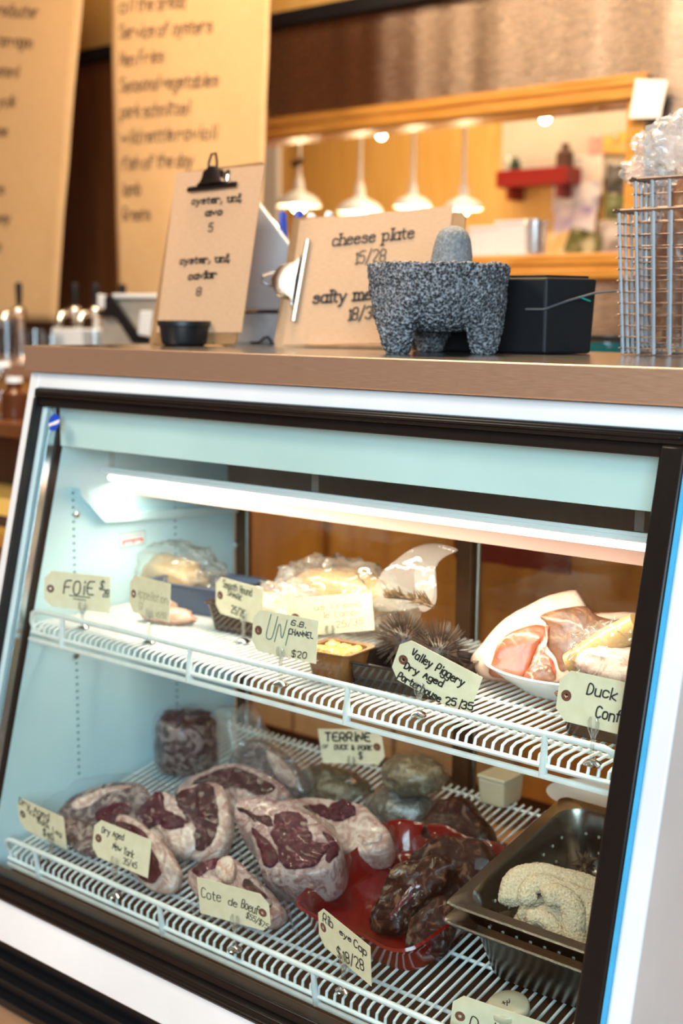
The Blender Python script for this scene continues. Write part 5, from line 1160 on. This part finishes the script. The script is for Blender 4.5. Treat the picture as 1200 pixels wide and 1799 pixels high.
G().blob(c-Vector((.005, 0, .012)), (.084, .045, .034), 30, 16, .2, 18, 3).build('liver_lobe', LIV, fo)
G().blob(c-Vector((.055, .01, .016)), (.05, .036, .024), 24, 14, .2, 18, 5).build('liver_lobe', LIV, fo)
G().blob(c+Vector((.002, 0, -.0)), (.118, .060, .050), 56, 34, .22, 46, 7).build('bag_film', BAGM, fo)
G().blob(c+Vector((.09, .01, -.012)), (.032, .02, .016), 30, 16, .6, 40, 9).build('bag_end', BAGM, fo)
for px, sc, lb, se in (((310, 1058), .9, 'pale pink fish fillet lying against the blue-grey tray', 1), ((296, 1082), .8, 'smaller pale pink fish fillet nearer the front rail, beside the faded tag', 3)):
    c = onFlat(*px, .014); t = thing('fish_fillet', lb, 'fish', c-Vector((0, 0, .01)), 'pink fish fillets')
    G().blob(c, (.065*sc, .026*sc, .015), 30, 14, .18, 16, se, Matrix.Rotation(R(18), 3, 'Z')).build('fillet', FISH, t)
BROWNP = mat('dark_brown_plastic_tray', (.045, .022, .012), .12, scale=6, coat=.5)
BLACKP = mat('black_plastic_tray', (.014, .012, .012), .14, scale=6, coat=.5)
tray('dark brown plastic tray behind the Smooth Hound Shark tag', 'plastic_tray', .405, .170, .18, .11, .046, 4, BROWNP, group='plastic trays on the upper shelf')
c = Vector((.405, .170, UZ+.036)); t = thing('fish_steak', 'pale fish steak in the brown tray behind the shark tag', 'fish', c, None); G().blob(c, (.055, .040, .022), 26, 14, .2, 18, 12).build('steak_body', FISH, t)
tray('small caramel brown tray beside the UNi tag', 'plastic_tray', .672, .030, .075, .07, .046, 6, mat('caramel_plastic_tray', (.17, .065, .015), .15, scale=6, coat=.5), group='plastic trays on the upper shelf')
URO = mat('orange_roe', [(.3, (.75, .30, .05)), (.7, (.85, .5, .18))], .35, scale=30, bump=.3)
for k in range(6):
    c = Vector((.652+.02*(k % 3), .016+.026*(k//3), UZ+.042)); props(G().blob(c, (.011, .013, .007), 14, 9, .3, 20, k).build('urchin_roe', URO), 'orange sea urchin tongue in the small caramel tray', 'roe', 'sea urchin tongues')
tray('wide black plastic tray of sea urchins in the middle of the upper shelf', 'plastic_tray', .765, .085, .155, .13, .036, 6, BLACKP, group='plastic trays on the upper shelf')
SPM = mat('urchin_spine', [(.3, (.020, .014, .012)), (.7, (.11, .065, .045))], .4, scale=40)
def urchin(c, r_, n, L, label, se):
    rnd = random.Random(se); t = thing('sea_urchin', label, 'sea urchin', c-Vector((0, 0, r_)), 'sea urchins in the black tray')
    G().blob(c, (r_, r_, r_*.85), 22, 14, .15, 20, se).build('shell', SPM, t); g = G()
    for k in range(n):
        z = 1-1.5*(k+.5)/n; a = k*2.39996; s_ = math.sqrt(max(0, 1-z*z)); d = Vector((s_*math.cos(a), s_*math.sin(a), z)); d = (d+Vector([rnd.uniform(-.25, .25) for _ in range(3)])).normalized()
        g.tube([c+d*r_*.85, c+d*(r_+L*rnd.uniform(.7, 1.1))], [.0008, .0002], 4)
    sp = g.build('spines', SPM, t); sp['kind'] = 'stuff'
    return t
urchin(Vector((.800, .095, UZ+.048)), .028, 420, .020, 'brown spiny sea urchin above the tilted porterhouse tag', 5)
urchin(Vector((.728, .110, UZ+.050)), .027, 380, .018, 'darker sea urchin left in the black tray, half behind a tag', 8)
SPRIG = mat('dried_brown_sprig', [(.3, (.06, .03, .012)), (.7, (.20, .11, .05))], .6, scale=60)
a, b_ = onY(676, 1048, .16), onY(762, 1066, .16); t = thing('dried_sprig', 'dark brown spiky sprig lying over the sea urchins', 'sprig', (a+b_)/2)
g = G().tube([a, (a+b_)/2+Vector((0, 0, .006)), b_], [.002, .004, .003], 8)
for k in range(90):
    u = random.random(); p = a.lerp(b_, u)+Vector((0, 0, .006*math.sin(u*3.1))); d = Vector((-.5+random.uniform(-.3, .3), random.uniform(-.5, .5), random.uniform(-.2, 1))).normalized(); g.tube([p, p+d*random.uniform(.01, .024)*(0.5+u*.7)], [.0022, .0004], 4)
g.build('sprig_needles', SPRIG, t)
# bagged lamb
c = onY(600, 1042, .24); lb_ = thing('bagged_lamb', 'large clear plastic bag of pale meat with its mouth pulled up to the right', 'bagged meat', onY(600, 1090, .24))
YEL = meatmat('yellow_fat_meat', (.36, .18, .06), (.46, .27, .11), (.60, .42, .26), 14, .58, .35, .3)
G().blob(onY(610, 1040, .25), (.105, .05, .040), 34, 18, .16, 18, 4).build('meat_piece', YEL, lb_)
G().blob(onY(535, 1052, .22), (.052, .04, .032), 28, 16, .2, 18, 6).build('meat_piece', FISH, lb_)
G().blob(onY(470, 1062, .17), (.030, .026, .020), 24, 14, .25, 18, 8).build('meat_piece', FISH, lb_)
G().blob(onY(600, 1045, .24), (.135, .062, .055), 64, 36, .26, 50, 10).build('bag_film', BAGM, lb_)
G().blob(onY(505, 1060, .17), (.070, .04, .034), 52, 28, .32, 50, 12).build('bag_film', BAGM, lb_)
def px_sheet(pts_rows, ys, seed, m_, nm, par, th=.0008):
    rs = [[onY(x, y, yy)+noise.noise_vector(Vector((x*.04, y*.04, seed)))*.004 for x, y in row] for row, yy in zip(pts_rows, ys)]
    n = len(rs[0]); vs = [p for q in rs for p in q]; fs = [(i*n+j, i*n+j+1, (i+1)*n+j+1, (i+1)*n+j) for i in range(len(rs)-1) for j in range(n-1)]
    return G().add(vs, fs).build(nm, m_, par, solid=th, subd=2)
px_sheet([[(640, 1075), (690, 1078), (740, 1070), (765, 1058)], [(660, 1010), (700, 1012), (735, 1014), (762, 1010)], [(690, 985), (715, 985), (740, 990), (768, 985)], [(715, 966), (740, 966), (760, 968), (790, 974)], [(745, 956), (770, 954), (790, 958), (814, 966)]], (.22, .225, .235, .245, .25), 2, BAGS, 'bag_mouth', lb_)
px_sheet([[(735, 1080), (748, 1078), (758, 1070), (770, 1060)], [(730, 1030), (742, 1030), (752, 1026), (768, 1020)], [(726, 1000), (740, 998), (752, 994), (766, 988)]], (.20, .215, .235), 6, BAGS, 'bag_fold', lb_)
# porterhouse pork chop on an oval white plate
pcen = Vector((.955, .215, UZ)); pl_ = thing('serving_plate', 'shallow white oval plate under the pork chop', 'plate', pcen)
pcen2 = Vector((.945, .190, UZ))
G().lathe([(.002, .0), (.060, .0), (.064, .003), (.090, .018), (.116, .034), (.119, .037), (.116, .0385), (.088, .022), (.062, .007), (.002, .005)], pcen2, 56, None, 1.0, .82).build('plate_body', WHITE, pl_)
Mp = pose((.955, .185, UZ+.022), 30, 22, 0)
chop = thing('pork_chop', 'thick bone-in pork porterhouse with a wide fat rim on the white plate', 'meat', Mp.translation)
O4 = lambda p: tr(p, 780, 1000, 3.333)
G().pillow(outl(Mp, O4([(150, 520), (215, 430), (330, 300), (480, 205), (620, 140), (760, 112), (790, 130), (830, 200), (880, 245), (1000, 245), (1160, 250), (1180, 320), (1020, 440), (900, 520), (800, 600), (660, 650), (500, 655), (300, 640), (200, 610)])), Mp, .002, .050, .014, amp=.002, freq=30, seed=2, dome=.002).build('fat_rim', PORKFAT, chop)
G().pillow(outl(Mp, O4([(262, 610), (285, 520), (320, 430), (400, 365), (500, 330), (590, 328), (600, 380), (560, 440), (530, 500), (500, 580), (460, 630), (340, 635)])), Mp, -.004, .010, .005, amp=.0015, freq=40, seed=3, dome=.002).build('loin_eye', LOIN, chop)
G().pillow(outl(Mp, O4([(600, 330), (560, 270), (700, 225), (840, 215), (900, 265), (1040, 300), (1120, 290), (1150, 320), (1030, 400), (900, 480), (780, 560), (690, 600), (650, 520), (600, 450)])), Mp, -.005, .010, .006, amp=.0025, freq=30, seed=4, dome=.003).build('flank', PORKDK, chop)
G().pillow(outl(Mp, O4([(600, 330), (620, 345), (560, 450), (600, 500), (640, 540), (660, 610), (640, 640), (540, 650), (470, 630), (510, 560), (540, 470), (590, 380)])), Mp, -.006, .008, .004, amp=.002, freq=60, seed=5, dome=.002).build('chine_bone', PORKRED, chop)
G().pillow(outl(Mp, O4([(520, 620), (560, 560), (620, 560), (655, 610), (640, 655), (560, 660)])), Mp, -.009, .006, .004, amp=.002, freq=60, seed=6, dome=.002).build('tenderloin', PORKDK, chop)
G().tube([Mp @ Vector((*[loc_on(Mp, (1040, 1078))][0].to_3d().xy, 0)).xzy if False else Mp @ Vector((loc_on(Mp, (1035, 1082)).x, .02, loc_on(Mp, (1035, 1082)).y)), Mp @ Vector((loc_on(Mp, (1140, 1080)).x, .02, loc_on(Mp, (1140, 1080)).y))], [.008, .007], 12).build('rib_tip', PORKRED, chop)
# duck confit tub
tray('dark brown glossy tray of duck confit behind its tag', 'plastic_tray', 1.088, .085, .12, .12, .050, 4, BROWNP, group='plastic trays on the upper shelf')
c = onY(1062, 1148, .085); dkc = thing('bagged_duck_leg', 'plastic bag of yellow duck leg on the brown tray', 'duck', c-Vector((0, 0, .04)))
G().tube([onY(1000, 1170, .07), onY(1040, 1150, .08), onY(1075, 1125, .085), onY(1120, 1095, .09)], [.016, .02, .019, .014], 16).build('duck_leg', YEL, dkc)
G().blob(onY(1075, 1170, .085), (.052, .042, .030), 26, 14, .2, 18, 14).build('duck_meat', FAT, dkc)
G().blob(onY(1076, 1152, .08), (.052, .045, .042), 56, 32, .28, 50, 16).build('bag_film', BAGCLEAR, dkc)
